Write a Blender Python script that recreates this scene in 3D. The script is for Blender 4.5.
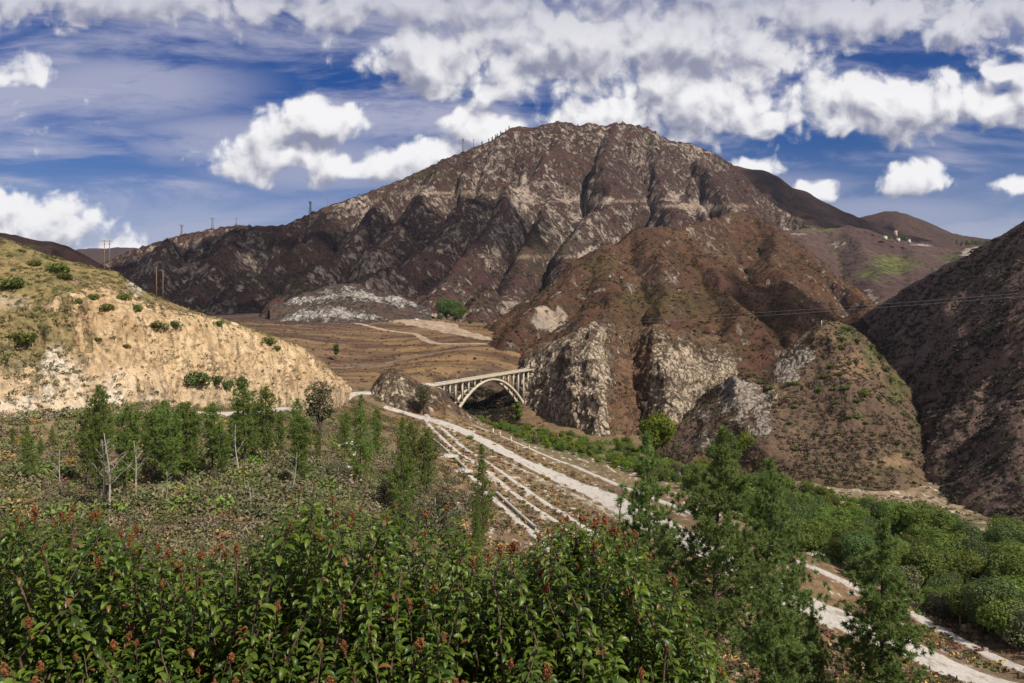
import bpy, math, random
import numpy as np
from mathutils import Vector

for _o in list(bpy.data.objects):
    bpy.data.objects.remove(_o)
S = bpy.context.scene
COL = S.collection
rng = np.random.default_rng(7)
random.seed(7)

# ------------------------------------------------------------------ camera
F = 796.0            # focal length in pixels of a 1024 px wide frame
CX, CY = 512.0, 341.5
cam = bpy.data.objects.new('camera', bpy.data.cameras.new('camera'))
COL.objects.link(cam)
cam.location = (0, 0, 0)
cam.rotation_euler = (math.radians(90), 0, 0)
cam.data.sensor_width = 36.0
cam.data.lens = 36.0 * F / 1024.0
cam.data.clip_start = 0.05
cam.data.clip_end = 60000
S.camera = cam

# ------------------------------------------------------------------ sun, exposure
SUN_EL, SUN_AZ = 46.0, 133.0        # azimuth clockwise from +Y (the view direction)
to_sun = Vector((math.cos(math.radians(SUN_EL)) * math.sin(math.radians(SUN_AZ)),
                 math.cos(math.radians(SUN_EL)) * math.cos(math.radians(SUN_AZ)),
                 math.sin(math.radians(SUN_EL))))
sl = bpy.data.lights.new('sun', 'SUN')
sl.energy = 4.9
sl.angle = math.radians(0.5)
sl.color = (1.0, 0.93, 0.82)
sun = bpy.data.objects.new('sun', sl)
COL.objects.link(sun)
sun.rotation_euler = (-to_sun).to_track_quat('-Z', 'Y').to_euler()
S.view_settings.view_transform = 'Standard'
S.view_settings.look = 'None'
S.view_settings.gamma = 1.0
S.view_settings.use_curve_mapping = False
S.view_settings.exposure = 0.4
S.render.engine = 'CYCLES'
S.cycles.use_denoising = True
S.cycles.max_bounces = 5
S.cycles.diffuse_bounces = 2
S.cycles.glossy_bounces = 2
S.cycles.transmission_bounces = 3
S.cycles.transparent_max_bounces = 4
S.cycles.caustics_reflective = False
S.cycles.caustics_refractive = False


# ------------------------------------------------------------------ node helpers
class NT:
    def __init__(self, tree):
        self.t = tree
        self.n = tree.nodes
        self.l = tree.links

    def node(self, typ, **kw):
        nd = self.n.new(typ)
        for k, v in kw.items():
            setattr(nd, k, v)
        return nd

    def put(self, sock, v):
        if hasattr(v, 'is_output') or isinstance(v, bpy.types.NodeSocket):
            self.l.new(v, sock)
        elif v is not None:
            if hasattr(sock.default_value, '__len__') and not hasattr(v, '__len__'):
                v = (v,) * len(sock.default_value)
            if hasattr(sock.default_value, '__len__') and len(sock.default_value) == 4 and len(v) == 3:
                v = tuple(v) + (1.0,)
            sock.default_value = v

    def m(self, op, a, b=None, c=None, clamp=False):
        nd = self.node('ShaderNodeMath', operation=op, use_clamp=clamp)
        self.put(nd.inputs[0], a)
        if b is not None:
            self.put(nd.inputs[1], b)
        if c is not None:
            self.put(nd.inputs[2], c)
        return nd.outputs[0]

    def mix(self, f, a, b, blend='MIX'):
        nd = self.node('ShaderNodeMix', data_type='RGBA', blend_type=blend)
        self.put(nd.inputs[0], f)
        self.put(nd.inputs[6], a)
        self.put(nd.inputs[7], b)
        return nd.outputs[2]

    def ss(self, v, lo, hi, a=0.0, b=1.0):
        nd = self.node('ShaderNodeMapRange', interpolation_type='SMOOTHSTEP')
        self.put(nd.inputs[0], v)
        nd.inputs[1].default_value = lo
        nd.inputs[2].default_value = hi
        nd.inputs[3].default_value = a
        nd.inputs[4].default_value = b
        return nd.outputs[0]

    def noise(self, vec, scale, detail=4, rough=0.55, dist=0.0, dims='3D'):
        nd = self.node('ShaderNodeTexNoise', noise_dimensions=dims)
        self.put(nd.inputs['Vector'], vec)
        nd.inputs['Scale'].default_value = scale
        nd.inputs['Detail'].default_value = detail
        nd.inputs['Roughness'].default_value = rough
        nd.inputs['Distortion'].default_value = dist
        return nd.outputs[0]

    def vscale(self, vec, s):
        nd = self.node('ShaderNodeVectorMath', operation='MULTIPLY')
        self.put(nd.inputs[0], vec)
        nd.inputs[1].default_value = s
        return nd.outputs[0]

    def vadd(self, a, b):
        nd = self.node('ShaderNodeVectorMath', operation='ADD')
        self.put(nd.inputs[0], a)
        self.put(nd.inputs[1], b)
        return nd.outputs[0]

    def xyz(self, x, y, z):
        nd = self.node('ShaderNodeCombineXYZ')
        self.put(nd.inputs[0], x)
        self.put(nd.inputs[1], y)
        self.put(nd.inputs[2], z)
        return nd.outputs[0]


# ------------------------------------------------------------------ world: Nishita sky with clouds by direction
W = bpy.data.worlds.new('World')
S.world = W
W.use_nodes = True
W.cycles.sampling_method = 'MANUAL'
W.cycles.sample_map_resolution = 512
w = NT(W.node_tree)
w.n.clear()


def cloud_group():
    """density of cumulus at p = (across, up), hundreds of image pixels away from straight ahead"""
    g = bpy.data.node_groups.new('cumulus_density', 'ShaderNodeTree')
    g.interface.new_socket('P', in_out='INPUT', socket_type='NodeSocketVector')
    g.interface.new_socket('Density', in_out='OUTPUT', socket_type='NodeSocketFloat')
    t = NT(g)
    gi = t.node('NodeGroupInput')
    go = t.node('NodeGroupOutput')
    P = gi.outputs[0]
    n1 = t.node('ShaderNodeTexNoise', noise_dimensions='2D')
    t.put(n1.inputs['Vector'], P)
    n1.inputs['Scale'].default_value = 1.6
    n1.inputs['Detail'].default_value = 2
    off = t.node('ShaderNodeVectorMath', operation='SUBTRACT')
    t.put(off.inputs[0], n1.outputs[1])
    off.inputs[1].default_value = (0.5, 0.5, 0.5)
    wp = t.vadd(P, t.vscale(off.outputs[0], (0.30, 0.24, 0)))
    blobs = [(905, 104, 112, 36, 1.0), (1000, 108, 66, 26, 1.0), (850, 92, 60, 24, .9), (870, 125, 70, 18, .8),
             (690, 112, 110, 36, 1.0), (605, 118, 75, 28, .9), (750, 118, 55, 30, 1.0), (660, 85, 60, 25, .8),
             (560, 52, 120, 50, 1.0), (690, 40, 150, 40, 1.0), (850, 12, 140, 34, .9), (965, 30, 55, 34, .9),
             (400, 4, 230, 32, .9), (110, -4, 240, 34, .8), (30, 70, 70, 25, .5), (600, -60, 600, 60, 1.1),
             (312, 124, 66, 24, .95), (285, 155, 82, 30, .8), (345, 165, 70, 26, .7), (430, 160, 60, 24, .85), (385, 172, 50, 20, .75),
             (420, 58, 66, 38, .85), (432, 85, 26, 18, .8), (498, 88, 32, 16, .8), (480, 130, 60, 24, .7),
             (915, 183, 34, 18, 1.0), (1012, 183, 26, 11, .9), (820, 188, 24, 12, .8), (752, 170, 42, 14, .8), (1010, 75, 30, 10, .8),
             (30, 232, 130, 34, .9), (0, 205, 50, 22, .9), (120, 252, 90, 14, .7),
             (540, 160, 90, 26, .8), (-200, 120, 200, 50, 1.), (1250, 140, 180, 60, 1.), (1180, 20, 220, 60, 1.)]
    acc = None
    for (px, py, rx, ry, d) in blobs:
        s = t.node('ShaderNodeVectorMath', operation='MULTIPLY_ADD')
        t.put(s.inputs[0], wp)
        s.inputs[1].default_value = (100.0 / rx, 100.0 / ry, 0)
        s.inputs[2].default_value = (-(px - CX) / rx, -(CY - py) / ry, 0)
        ln = t.node('ShaderNodeVectorMath', operation='LENGTH')
        t.put(ln.inputs[0], s.outputs[0])
        v = t.m('SUBTRACT', d, ln.outputs['Value'])
        acc = v if acc is None else t.m('SMOOTH_MAX', acc, v, 0.25)
    acc = t.m('MAXIMUM', acc, -1.2)
    def puffs(sc):
        vo = t.node('ShaderNodeTexVoronoi', voronoi_dimensions='2D', feature='SMOOTH_F1')
        t.put(vo.inputs['Vector'], wp); vo.inputs['Scale'].default_value = sc; vo.inputs['Smoothness'].default_value = .35
        return t.m('SUBTRACT', .95, vo.outputs['Distance'])
    f0 = t.noise(wp, 1.25, 9, .58, 0.0, '2D')
    f1 = t.m('ADD', t.m('MULTIPLY', f0, .62), t.m('ADD', t.m('MULTIPLY', puffs(2.6), .22), t.m('MULTIPLY', puffs(6.5), .16)))
    f2 = t.noise(wp, 7.0, 4, .6, 0.0, '2D')
    d = t.m('ADD', acc, t.m('MULTIPLY', t.m('SUBTRACT', f1, .5), 2.5))
    d = t.m('ADD', d, t.m('MULTIPLY', t.m('SUBTRACT', f2, .5), .55))
    t.l.new(d, go.inputs[0])
    return g


def build_world():
    tc = w.node('ShaderNodeTexCoord')
    sep = w.node('ShaderNodeSeparateXYZ')
    w.l.new(tc.outputs['Generated'], sep.inputs[0])
    y = w.m('MAXIMUM', sep.outputs[1], 0.12)
    u = w.m('MULTIPLY', w.m('DIVIDE', sep.outputs[0], y), F / 100)
    v = w.m('MULTIPLY', w.m('DIVIDE', sep.outputs[2], y), F / 100)
    P = w.xyz(u, v, 0.0)
    G = cloud_group()

    def dens(p):
        nd = w.node('ShaderNodeGroup', node_tree=G)
        w.l.new(p, nd.inputs[0])
        return nd.outputs[0]
    d0 = dens(P)
    d1 = dens(w.vadd(P, (0.07, 0.17, 0)))
    alpha = w.ss(d0, -0.16, 0.34)
    thick = w.ss(d0, 0.1, 1.6)
    lit = w.m('SUBTRACT', d0, d1)
    # light side against shaded side
    sh = w.ss(w.m('SUBTRACT', w.m('MULTIPLY', lit, 1.0), w.m('MULTIPLY', thick, .42)), -0.75, 0.42)
    cloud = w.mix(sh, (0.27, 0.28, 0.38), (0.95, 0.94, 0.95))
    # high heavy deck is greyer
    deck = w.ss(v, 2.3, 4.0)
    cloud = w.mix(w.m('MULTIPLY', deck, .78), cloud, (0.36, 0.37, 0.49))
    # thin veil of cirrus, streaky
    rot = w.node('ShaderNodeMapping')
    w.put(rot.inputs[0], P)
    rot.inputs['Rotation'].default_value = (0, 0, math.radians(9))
    rot.inputs['Scale'].default_value = (0.40, 1.9, 1)
    c1 = w.noise(rot.outputs[0], .85, 8, .64, 0.35, '2D')
    big = w.noise(P, 0.33, 2, .5, 0.0, '2D')
    veil = w.m('MULTIPLY', w.ss(c1, .36, .66), w.ss(big, .28, .52))
    low = w.ss(v, 1.0, 2.1, 1.0, 0.0)
    soft = None
    for (px, py, rx, ry, d) in [(120, 88, 170, 48, .9), (230, 140, 150, 36, .85), (320, 165, 160, 44, .8), (90, 215, 190, 26, .7), (880, 215, 190, 30, .75), (560, 30, 330, 52, .7), (780, 190, 140, 26, .6), (420, 195, 110, 30, .6)]:
        q = w.node('ShaderNodeVectorMath', operation='MULTIPLY_ADD')
        w.put(q.inputs[0], w.vadd(P, w.vscale(P, (0, 0, 0))))
        q.inputs[1].default_value = (100.0 / rx, 100.0 / ry, 0)
        q.inputs[2].default_value = (-(px - CX) / rx, -(CY - py) / ry, 0)
        ln = w.node('ShaderNodeVectorMath', operation='LENGTH')
        w.put(ln.inputs[0], q.outputs[0])
        e_ = w.m('MULTIPLY', w.ss(ln.outputs['Value'], .25, 1.15, 1, 0), d)
        soft = e_ if soft is None else w.m('MAXIMUM', soft, e_)
    n_s = w.noise(rot.outputs[0], 1.6, 8, .62, .2, '2D')
    soft = w.m('MULTIPLY', soft, w.ss(w.m('ADD', n_s, w.m('MULTIPLY', soft, .25)), .36, .66))
    veil = w.m('MAXIMUM', veil, soft)
    veil = w.m('MAXIMUM', w.m('MULTIPLY', veil, .92), w.m('MULTIPLY', low, w.ss(c1, .30, .62, .25, .85)))
    sky = w.node('ShaderNodeTexSky', sky_type='NISHITA')
    sky.sun_disc = False
    sky.sun_elevation = math.radians(SUN_EL)
    sky.sun_rotation = math.radians(SUN_AZ)
    sky.altitude = 500
    sky.air_density = 1.0
    sky.dust_density = 0.25
    sky.ozone_density = 3.0
    hs = w.node('ShaderNodeHueSaturation')
    hs.inputs['Hue'].default_value = 0.522
    hs.inputs['Saturation'].default_value = 1.45
    hs.inputs['Value'].default_value = 0.50
    w.l.new(sky.outputs[0], hs.inputs['Color'])
    STR = 0.10

    def up(c):          # cloud radiances are given as displayed; the Background strength divides out
        k = 1 / STR / 2 ** S.view_settings.exposure
        return w.mix(1.0, c, (k, k, k), 'MULTIPLY')
    base = w.mix(w.m('MULTIPLY', veil, .8), hs.outputs[0], up((0.52, 0.52, 0.64)))
    full = w.mix(alpha, base, up(cloud))
    # the half of the sky behind the viewpoint: broken bright cloud, added for fill light
    rn = w.noise(tc.outputs['Generated'], 2.4, 5, .6)
    rear = w.mix(w.ss(rn, .40, .56), hs.outputs[0], up((0.50, 0.50, 0.54)))
    full = w.mix(w.ss(sep.outputs[1], .10, .30), rear, full)
    bg = w.node('ShaderNodeBackground')
    w.l.new(full, bg.inputs[0])
    bg.inputs[1].default_value = STR
    out = w.node('ShaderNodeOutputWorld')
    w.l.new(bg.outputs[0], out.inputs[0])


build_world()


# ------------------------------------------------------------------ numpy noise
def _h(ix, iy, iz, seed):
    h = (ix.astype(np.int64) * 374761393 + iy.astype(np.int64) * 668265263 + iz.astype(np.int64) * 2147483647 + seed * 974711) & 0xFFFFFFFF
    h = ((h ^ (h >> 13)) * 1274126177) & 0xFFFFFFFF
    h = ((h ^ (h >> 16)) * 2246822519) & 0xFFFFFFFF
    return ((h ^ (h >> 15)) & 0xFFFFFF) / float(0xFFFFFF)


def n2(x, y, seed=0):
    x0 = np.floor(x); y0 = np.floor(y)
    fx = x - x0; fy = y - y0
    fx = fx * fx * fx * (fx * (fx * 6 - 15) + 10); fy = fy * fy * fy * (fy * (fy * 6 - 15) + 10)
    z = np.zeros_like(x0)
    a = _h(x0, y0, z, seed); b = _h(x0 + 1, y0, z, seed); c = _h(x0, y0 + 1, z, seed); d = _h(x0 + 1, y0 + 1, z, seed)
    return (a + (b - a) * fx) * (1 - fy) + (c + (d - c) * fx) * fy


def n3(p, seed=0):
    x, y, z = p[..., 0], p[..., 1], p[..., 2]
    x0 = np.floor(x); y0 = np.floor(y); z0 = np.floor(z)
    f = [x - x0, y - y0, z - z0]
    f = [k * k * k * (k * (k * 6 - 15) + 10) for k in f]
    r = 0
    for dx in (0, 1):
        for dy in (0, 1):
            for dz in (0, 1):
                wgt = (f[0] if dx else 1 - f[0]) * (f[1] if dy else 1 - f[1]) * (f[2] if dz else 1 - f[2])
                r = r + wgt * _h(x0 + dx, y0 + dy, z0 + dz, seed)
    return r


def fbm2(x, y, octv=5, seed=0, gain=.5):
    a, s, t = 1.0, 0, 0
    for o in range(octv):
        s = s + a * (n2(x * 2 ** o + 17.3 * o, y * 2 ** o - 9.1 * o, seed + o) - .5); t += a; a *= gain
    return s / t * 2


def fbm3(p, octv=4, seed=0, gain=.5, ridged=False):
    a, s, t = 1.0, 0, 0
    for o in range(octv):
        q = n3(p * 2 ** o + 11.7 * o, seed + o)
        q = (1 - np.abs(2 * q - 1)) - .5 if ridged else q - .5
        s = s + a * q; t += a; a *= gain
    return s / t * 2


# ------------------------------------------------------------------ picture point -> place
def P3(px, row, D):
    return np.array([(px - CX) / F * D, D, (CY - row) / F * D])


def P3a(a):
    a = np.asarray(a, float)
    return np.stack([(a[..., 0] - CX) / F * a[..., 2], a[..., 2], (CY - a[..., 1]) / F * a[..., 2]], -1)


# ------------------------------------------------------------------ object helpers
def tag(o, label=None, cat=None, group=None, kind=None):
    if label: o['label'] = label
    if cat: o['category'] = cat
    if group: o['group'] = group
    if kind: o['kind'] = kind
    return o


def link(o, parent=None):
    COL.objects.link(o)
    if parent is not None:
        o.parent = parent
    return o


def mesh_np(name, V, faces, mat=None, smooth=False, cols=None):
    """V (n,3); faces list of (m,k) int arrays with constant k each"""
    me = bpy.data.meshes.new(name)
    V = np.ascontiguousarray(V, dtype=np.float32)
    me.vertices.add(len(V))
    me.vertices.foreach_set('co', V.ravel())
    fl = [np.asarray(f, np.int32) for f in faces if len(f)]
    loops = np.concatenate([f.ravel() for f in fl])
    tot = np.concatenate([np.full(len(f), f.shape[1], np.int32) for f in fl])
    st = np.concatenate([[0], np.cumsum(tot)[:-1]]).astype(np.int32)
    me.loops.add(len(loops))
    me.loops.foreach_set('vertex_index', loops)
    me.polygons.add(len(tot))
    me.polygons.foreach_set('loop_start', st)
    me.polygons.foreach_set('loop_total', tot)
    me.update(calc_edges=True)
    if smooth:
        me.polygons.foreach_set('use_smooth', np.ones(len(tot), bool))
    if cols is not None:
        for k, c in cols.items():
            at = me.color_attributes.new(k, 'FLOAT_COLOR', 'POINT')
            c = np.asarray(c, np.float32)
            if c.shape[1] == 3:
                c = np.concatenate([c, np.ones((len(c), 1), np.float32)], 1)
            at.data.foreach_set('color', np.ascontiguousarray(c).ravel())
    if mat is not None:
        me.materials.append(mat)
    me.validate()
    return me


def obj(name, me, parent=None):
    return link(bpy.data.objects.new(name, me), parent)


def empty(name, loc=(0, 0, 0), rz=0.0):
    o = bpy.data.objects.new(name, None)
    o.location = loc
    o.rotation_euler = (0, 0, rz)
    o.empty_display_size = .5
    return link(o)


def copy_tree(o, parent=None, kids=None):
    c = o.copy()
    link(c)
    c.parent = parent
    for ch in (kids[o.name] if kids else list(o.children)):
        d = ch.copy(); link(d); d.parent = c
        for g in ch.children:
            e = g.copy(); link(e); e.parent = d
    return c


class MB:
    """collects shapes into one mesh"""
    def __init__(self):
        self.V = []; self.F = []; self.n = 0

    def add(self, V, Fs):
        V = np.asarray(V, float)
        self.V.append(V)
        for f in Fs:
            self.F.append(np.asarray(f, int) + self.n)
        self.n += len(V)

    def box(self, c, s, rz=0.0, taper=1.0):
        x, y, z = s[0] / 2, s[1] / 2, s[2] / 2
        q = np.array([[-x, -y, -z], [x, -y, -z], [x, y, -z], [-x, y, -z], [-x * taper, -y * taper, z], [x * taper, -y * taper, z], [x * taper, y * taper, z], [-x * taper, y * taper, z]])
        ca, sa = math.cos(rz), math.sin(rz)
        q = np.stack([q[:, 0] * ca - q[:, 1] * sa, q[:, 0] * sa + q[:, 1] * ca, q[:, 2]], 1) + np.asarray(c)
        self.add(q, [[[0, 3, 2, 1], [4, 5, 6, 7], [0, 1, 5, 4], [1, 2, 6, 5], [2, 3, 7, 6], [3, 0, 4, 7]]])

    def tube(self, path, rad, sides=6, cap=True):
        path = np.asarray(path, float)
        n = len(path)
        rad = np.broadcast_to(np.asarray(rad, float), (n,))
        tan = np.gradient(path, axis=0)
        tan /= np.linalg.norm(tan, axis=1, keepdims=True) + 1e-9
        ref = np.array([0, 0, 1.0]) if abs(tan[0][2]) < .9 else np.array([1.0, 0, 0])
        a = np.cross(tan, ref); a /= np.linalg.norm(a, axis=1, keepdims=True) + 1e-9
        b = np.cross(tan, a)
        ang = np.linspace(0, 2 * math.pi, sides, endpoint=False)
        V = path[:, None] + rad[:, None, None] * (np.cos(ang)[None, :, None] * a[:, None] + np.sin(ang)[None, :, None] * b[:, None])
        i = np.arange(n - 1)[:, None] * sides; j = np.arange(sides)[None]
        jn = (j + 1) % sides
        q = np.stack([i + j, i + jn, i + sides + jn, i + sides + j], -1).reshape(-1, 4)
        fs = [q]
        if cap:
            fs += [[list(range(sides))[::-1]], [[(n - 1) * sides + k for k in range(sides)]]]
        self.add(V.reshape(-1, 3), fs)

    def mesh(self, name, mat, smooth=False):
        V = np.concatenate(self.V)
        by = {}
        for f in self.F:
            by.setdefault(f.shape[1], []).append(f)
        return mesh_np(name, V, [np.concatenate(v) for v in by.values()], mat, smooth)

    def build(self, name, mat, parent=None, smooth=False):
        return obj(name, self.mesh(name, mat, smooth), parent)


# ------------------------------------------------------------------ materials
def new_mat(name):
    m = bpy.data.materials.new(name)
    m.use_nodes = True
    t = NT(m.node_tree)
    t.n.clear()
    return m, t


def finish(t, color, rough=.85, bump=None, bump_d=1.0, spec=.2, strength=1.0, trans=None):
    b = t.node('ShaderNodeBsdfPrincipled')
    t.put(b.inputs['Base Color'], color)
    t.put(b.inputs['Roughness'], rough)
    b.inputs['Specular IOR Level'].default_value = spec
    if bump is not None:
        bp = t.node('ShaderNodeBump')
        bp.inputs['Strength'].default_value = strength
        bp.inputs['Distance'].default_value = bump_d
        t.put(bp.inputs['Height'], bump)
        t.l.new(bp.outputs[0], b.inputs['Normal'])
    out = t.node('ShaderNodeOutputMaterial')
    if trans is not None:
        tr = t.node('ShaderNodeBsdfTranslucent')
        t.put(tr.inputs[0], trans[1])
        mx = t.node('ShaderNodeMixShader')
        mx.inputs[0].default_value = trans[0]
        t.l.new(b.outputs[0], mx.inputs[1]); t.l.new(tr.outputs[0], mx.inputs[2])
        t.l.new(mx.outputs[0], out.inputs[0])
    else:
        t.l.new(b.outputs[0], out.inputs[0])


def pos(t):
    return t.node('ShaderNodeNewGeometry').outputs['Position']


def attr(t, name):
    a = t.node('ShaderNodeAttribute')
    a.attribute_name = name
    return a


def terrain_mat(name, soils, rocks, scrub, unit, rock_bias=0.0, scrub_amt=.45, bump=1.0, streak=(1, 1, .35), crack=0.0):
    """mask attribute: r rock, g green, b bare. unit: metres of the middle detail"""
    m, t = new_mat(name)
    p = pos(t)
    a = attr(t, 'mask')
    sep = t.node('ShaderNodeSeparateColor')
    t.l.new(a.outputs['Color'], sep.inputs[0])
    R, Gn, B = sep.outputs[0], sep.outputs[1], sep.outputs[2]
    big = t.noise(p, 1 / (unit * 14), 5, .6)
    mid = t.noise(p, 1 / (unit * 2.6), 6, .65)
    fine = t.noise(p, 1 / (unit * .55), 4, .65)
    soil = t.mix(t.ss(big, .36, .64), soils[0], soils[1])
    soil = t.mix(t.ss(mid, .45, .68), soil, soils[2])
    soil = t.mix(t.m('MULTIPLY', B, .9), soil, soils[3])
    # scrub dots
    vor = t.node('ShaderNodeTexVoronoi', feature='F1')
    t.put(vor.inputs['Vector'], p)
    vor.inputs['Scale'].default_value = 1 / (unit * 1.1)
    dots = t.m('MULTIPLY', t.ss(vor.outputs['Distance'], .18, .52, 1, 0), t.ss(t.noise(p, 1 / (unit * 6), 4, .6), .40, .60))
    dots = t.m('MULTIPLY', dots, t.m('SUBTRACT', 1.0, B, None, True))
    scol = t.mix(t.ss(fine, .35, .65), scrub[0], scrub[1])
    green = t.mix(t.ss(mid, .4, .6), scrub[2], scrub[1])
    col = t.mix(t.m('MULTIPLY', dots, scrub_amt * 2), soil, scol)
    gf = t.m('MULTIPLY', Gn, t.ss(mid, .30, .58, .25, 1))
    col = t.mix(gf, col, green)
    # rock
    st = t.vscale(p, streak)
    rn = t.noise(st, 1 / (unit * 1.8), 7, .7, .6)
    rn2 = t.noise(p, 1 / (unit * 7), 4, .6)
    reg = t.noise(p, 1 / (unit * 26), 3, .6)
    rb = t.m('ADD', rock_bias, t.m('MULTIPLY', t.m('SUBTRACT', reg, .5), .9))
    rf = t.ss(t.m('ADD', t.m('ADD', t.m('MULTIPLY', R, 1.15), rb), t.m('MULTIPLY', t.m('SUBTRACT', rn, .5), 1.9)), .42, .70)
    rc = t.mix(t.ss(rn2, .35, .65), rocks[0], rocks[1])
    rn3 = t.noise(st, 1 / (unit * 1.3), 7, .7, .4)
    rc = t.mix(t.ss(rn3, .36, .56), rocks[2], rc)
    rc = t.mix(t.m('MULTIPLY', t.ss(fine, .55, .72), .5), rc, (.10, .075, .055))
    facet = None
    if crack:
        wv = t.node('ShaderNodeTexNoise')
        t.put(wv.inputs['Vector'], p); wv.inputs['Scale'].default_value = 1 / (unit * 2.5); wv.inputs['Detail'].default_value = 4
        wp = t.vadd(t.vscale(p, (1, 1, .6)), t.vscale(wv.outputs[1], (unit * 1.6,) * 3))
        ve = t.node('ShaderNodeTexVoronoi', feature='DISTANCE_TO_EDGE'); t.put(ve.inputs['Vector'], wp); ve.inputs['Scale'].default_value = 1 / (unit * 1.7)
        vf = t.node('ShaderNodeTexVoronoi', feature='F1'); t.put(vf.inputs['Vector'], wp); vf.inputs['Scale'].default_value = 1 / (unit * 1.7)
        sc_ = t.node('ShaderNodeSeparateColor'); t.l.new(vf.outputs['Color'], sc_.inputs[0])
        line = t.ss(ve.outputs['Distance'], .0, .10, 1, 0)
        rc = t.mix(t.m('MULTIPLY', t.ss(sc_.outputs[0], .2, .9), .45), rc, rocks[1])
        rc = t.mix(t.m('MULTIPLY', line, crack), rc, (.055, .042, .032))
        facet = t.m('MULTIPLY', t.m('ADD', sc_.outputs[1], t.ss(ve.outputs['Distance'], 0, .25)), rf)
    rc = t.mix(t.m('MULTIPLY', B, t.ss(rn2, .3, .62)), rc, soils[3])
    col = t.mix(rf, col, rc)
    var = t.ss(fine, .2, .8, .72, 1.28)
    cm = t.node('ShaderNodeVectorMath', operation='SCALE')
    t.l.new(col, cm.inputs[0]); t.l.new(var, cm.inputs['Scale'])
    h = t.m('ADD', t.m('MULTIPLY', mid, .9), t.m('MULTIPLY', fine, .35))
    h = t.m('ADD', h, t.m('MULTIPLY', dots, .45))
    h = t.m('ADD', h, t.m('MULTIPLY', t.m('MULTIPLY', rf, rn), 1.1))
    if facet is not None:
        h = t.m('ADD', h, t.m('MULTIPLY', facet, .7))
    finish(t, cm.outputs[0], .95, h, unit * bump, .08)
    return m


def foliage_mat(name, c0, c1, c2=None, trans=.25, rough=.6, spec=.3, hv=(.04, .62)):
    m, t = new_mat(name)
    g = t.node('ShaderNodeNewGeometry')
    r = g.outputs['Random Per Island']
    n = t.noise(g.outputs['Position'], .6, 3, .6)
    col = t.mix(t.m('ADD', t.m('MULTIPLY', r, .7), t.m('MULTIPLY', t.m('SUBTRACT', n, .5), .9), None, True), c0, c1)
    if c2 is not None:
        col = t.mix(t.ss(r, .86, .97), col, c2)
    oi = t.node('ShaderNodeObjectInfo')
    hs = t.node('ShaderNodeHueSaturation')
    t.put(hs.inputs['Hue'], t.m('ADD', .5 - hv[0] * .85, t.m('MULTIPLY', oi.outputs['Random'], hv[0])))
    t.put(hs.inputs['Value'], t.m('ADD', 1.0 - hv[1] / 2, t.m('MULTIPLY', oi.outputs['Random'], hv[1])))
    t.l.new(col, hs.inputs['Color'])
    finish(t, hs.outputs[0], rough, None, 1, spec, 1, (trans, hs.outputs[0]))
    return m


def scrub_mat():
    m, t = new_mat('scrub_leaves')
    a = attr(t, 'tint')
    g = t.node('ShaderNodeNewGeometry')
    var = t.m('ADD', .65, t.m('MULTIPLY', g.outputs['Random Per Island'], .7))
    cm = t.node('ShaderNodeVectorMath', operation='SCALE')
    t.l.new(a.outputs['Color'], cm.inputs[0]); t.l.new(var, cm.inputs['Scale'])
    finish(t, cm.outputs[0], .9, None, 1, .1, 1, (.15, cm.outputs[0]))
    return m


def plain_mat(name, c0, c1, scale, rough=.85, bump=.02, spec=.2, thr=(.35, .65), stretch=(1, 1, 1)):
    m, t = new_mat(name)
    p = t.vscale(pos(t), stretch)
    n = t.noise(p, scale, 7, .65)
    f = t.noise(p, scale * 7, 4, .6)
    col = t.mix(t.ss(n, *thr), c0, c1)
    col = t.mix(t.ss(f, .3, .75, 0, .45), col, tuple(x * .6 for x in c0))
    finish(t, col, rough, t.m('ADD', n, t.m('MULTIPLY', f, .4)), bump, spec)
    return m


M = {}
M['mountain'] = terrain_mat('mountain_chaparral',
                            [(.055, .027, .023), (.072, .039, .029), (.037, .022, .023), (.36, .27, .19)],
                            [(.36, .285, .225), (.24, .19, .155), (.09, .066, .055)],
                            [(.020, .020, .016), (.034, .036, .018), (.06, .065, .02)], 9, rock_bias=-.06, scrub_amt=.6, bump=.9, streak=(1, 1, .6))
M['dark_ridge'] = M['mountain']
M['foothill'] = terrain_mat('foothill_scrub',
                            [(.066, .033, .021), (.090, .049, .029), (.042, .025, .021), (.28, .19, .11)],
                            [(.34, .26, .19), (.25, .20, .16), (.14, .11, .09)],
                            [(.022, .024, .012), (.045, .046, .018), (.075, .085, .022)], 7, rock_bias=-.12, scrub_amt=.45, bump=.5)
M['cliff'] = terrain_mat('pale_cliff',
                         [(.115, .065, .04), (.15, .09, .055), (.085, .05, .035), (.30, .2, .12)],
                         [(.52, .42, .30), (.36, .285, .21), (.16, .12, .09)],
                         [(.025, .028, .013), (.045, .05, .018), (.07, .085, .02)], 3.5, rock_bias=.02, scrub_amt=.4, bump=.75, streak=(1, 1, .5), crack=.75)
M['knoll'] = terrain_mat('knoll_scrub',
                         [(.095, .062, .042), (.12, .08, .052), (.07, .046, .038), (.28, .18, .10)],
                         [(.33, .28, .22), (.26, .22, .18), (.14, .115, .095)],
                         [(.028, .03, .018), (.05, .05, .022), (.075, .10, .022)], 2.6, rock_bias=-.1, scrub_amt=.45, bump=.6, crack=.6)
M['hillside'] = terrain_mat('dark_hillside',
                            [(.125, .08, .062), (.155, .105, .08), (.095, .064, .06), (.27, .19, .12)],
                            [(.34, .28, .24), (.28, .23, .2), (.18, .15, .13)],
                            [(.028, .028, .02), (.045, .045, .026), (.07, .08, .025)], 4, rock_bias=-.22, scrub_amt=.5, bump=.6)
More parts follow.
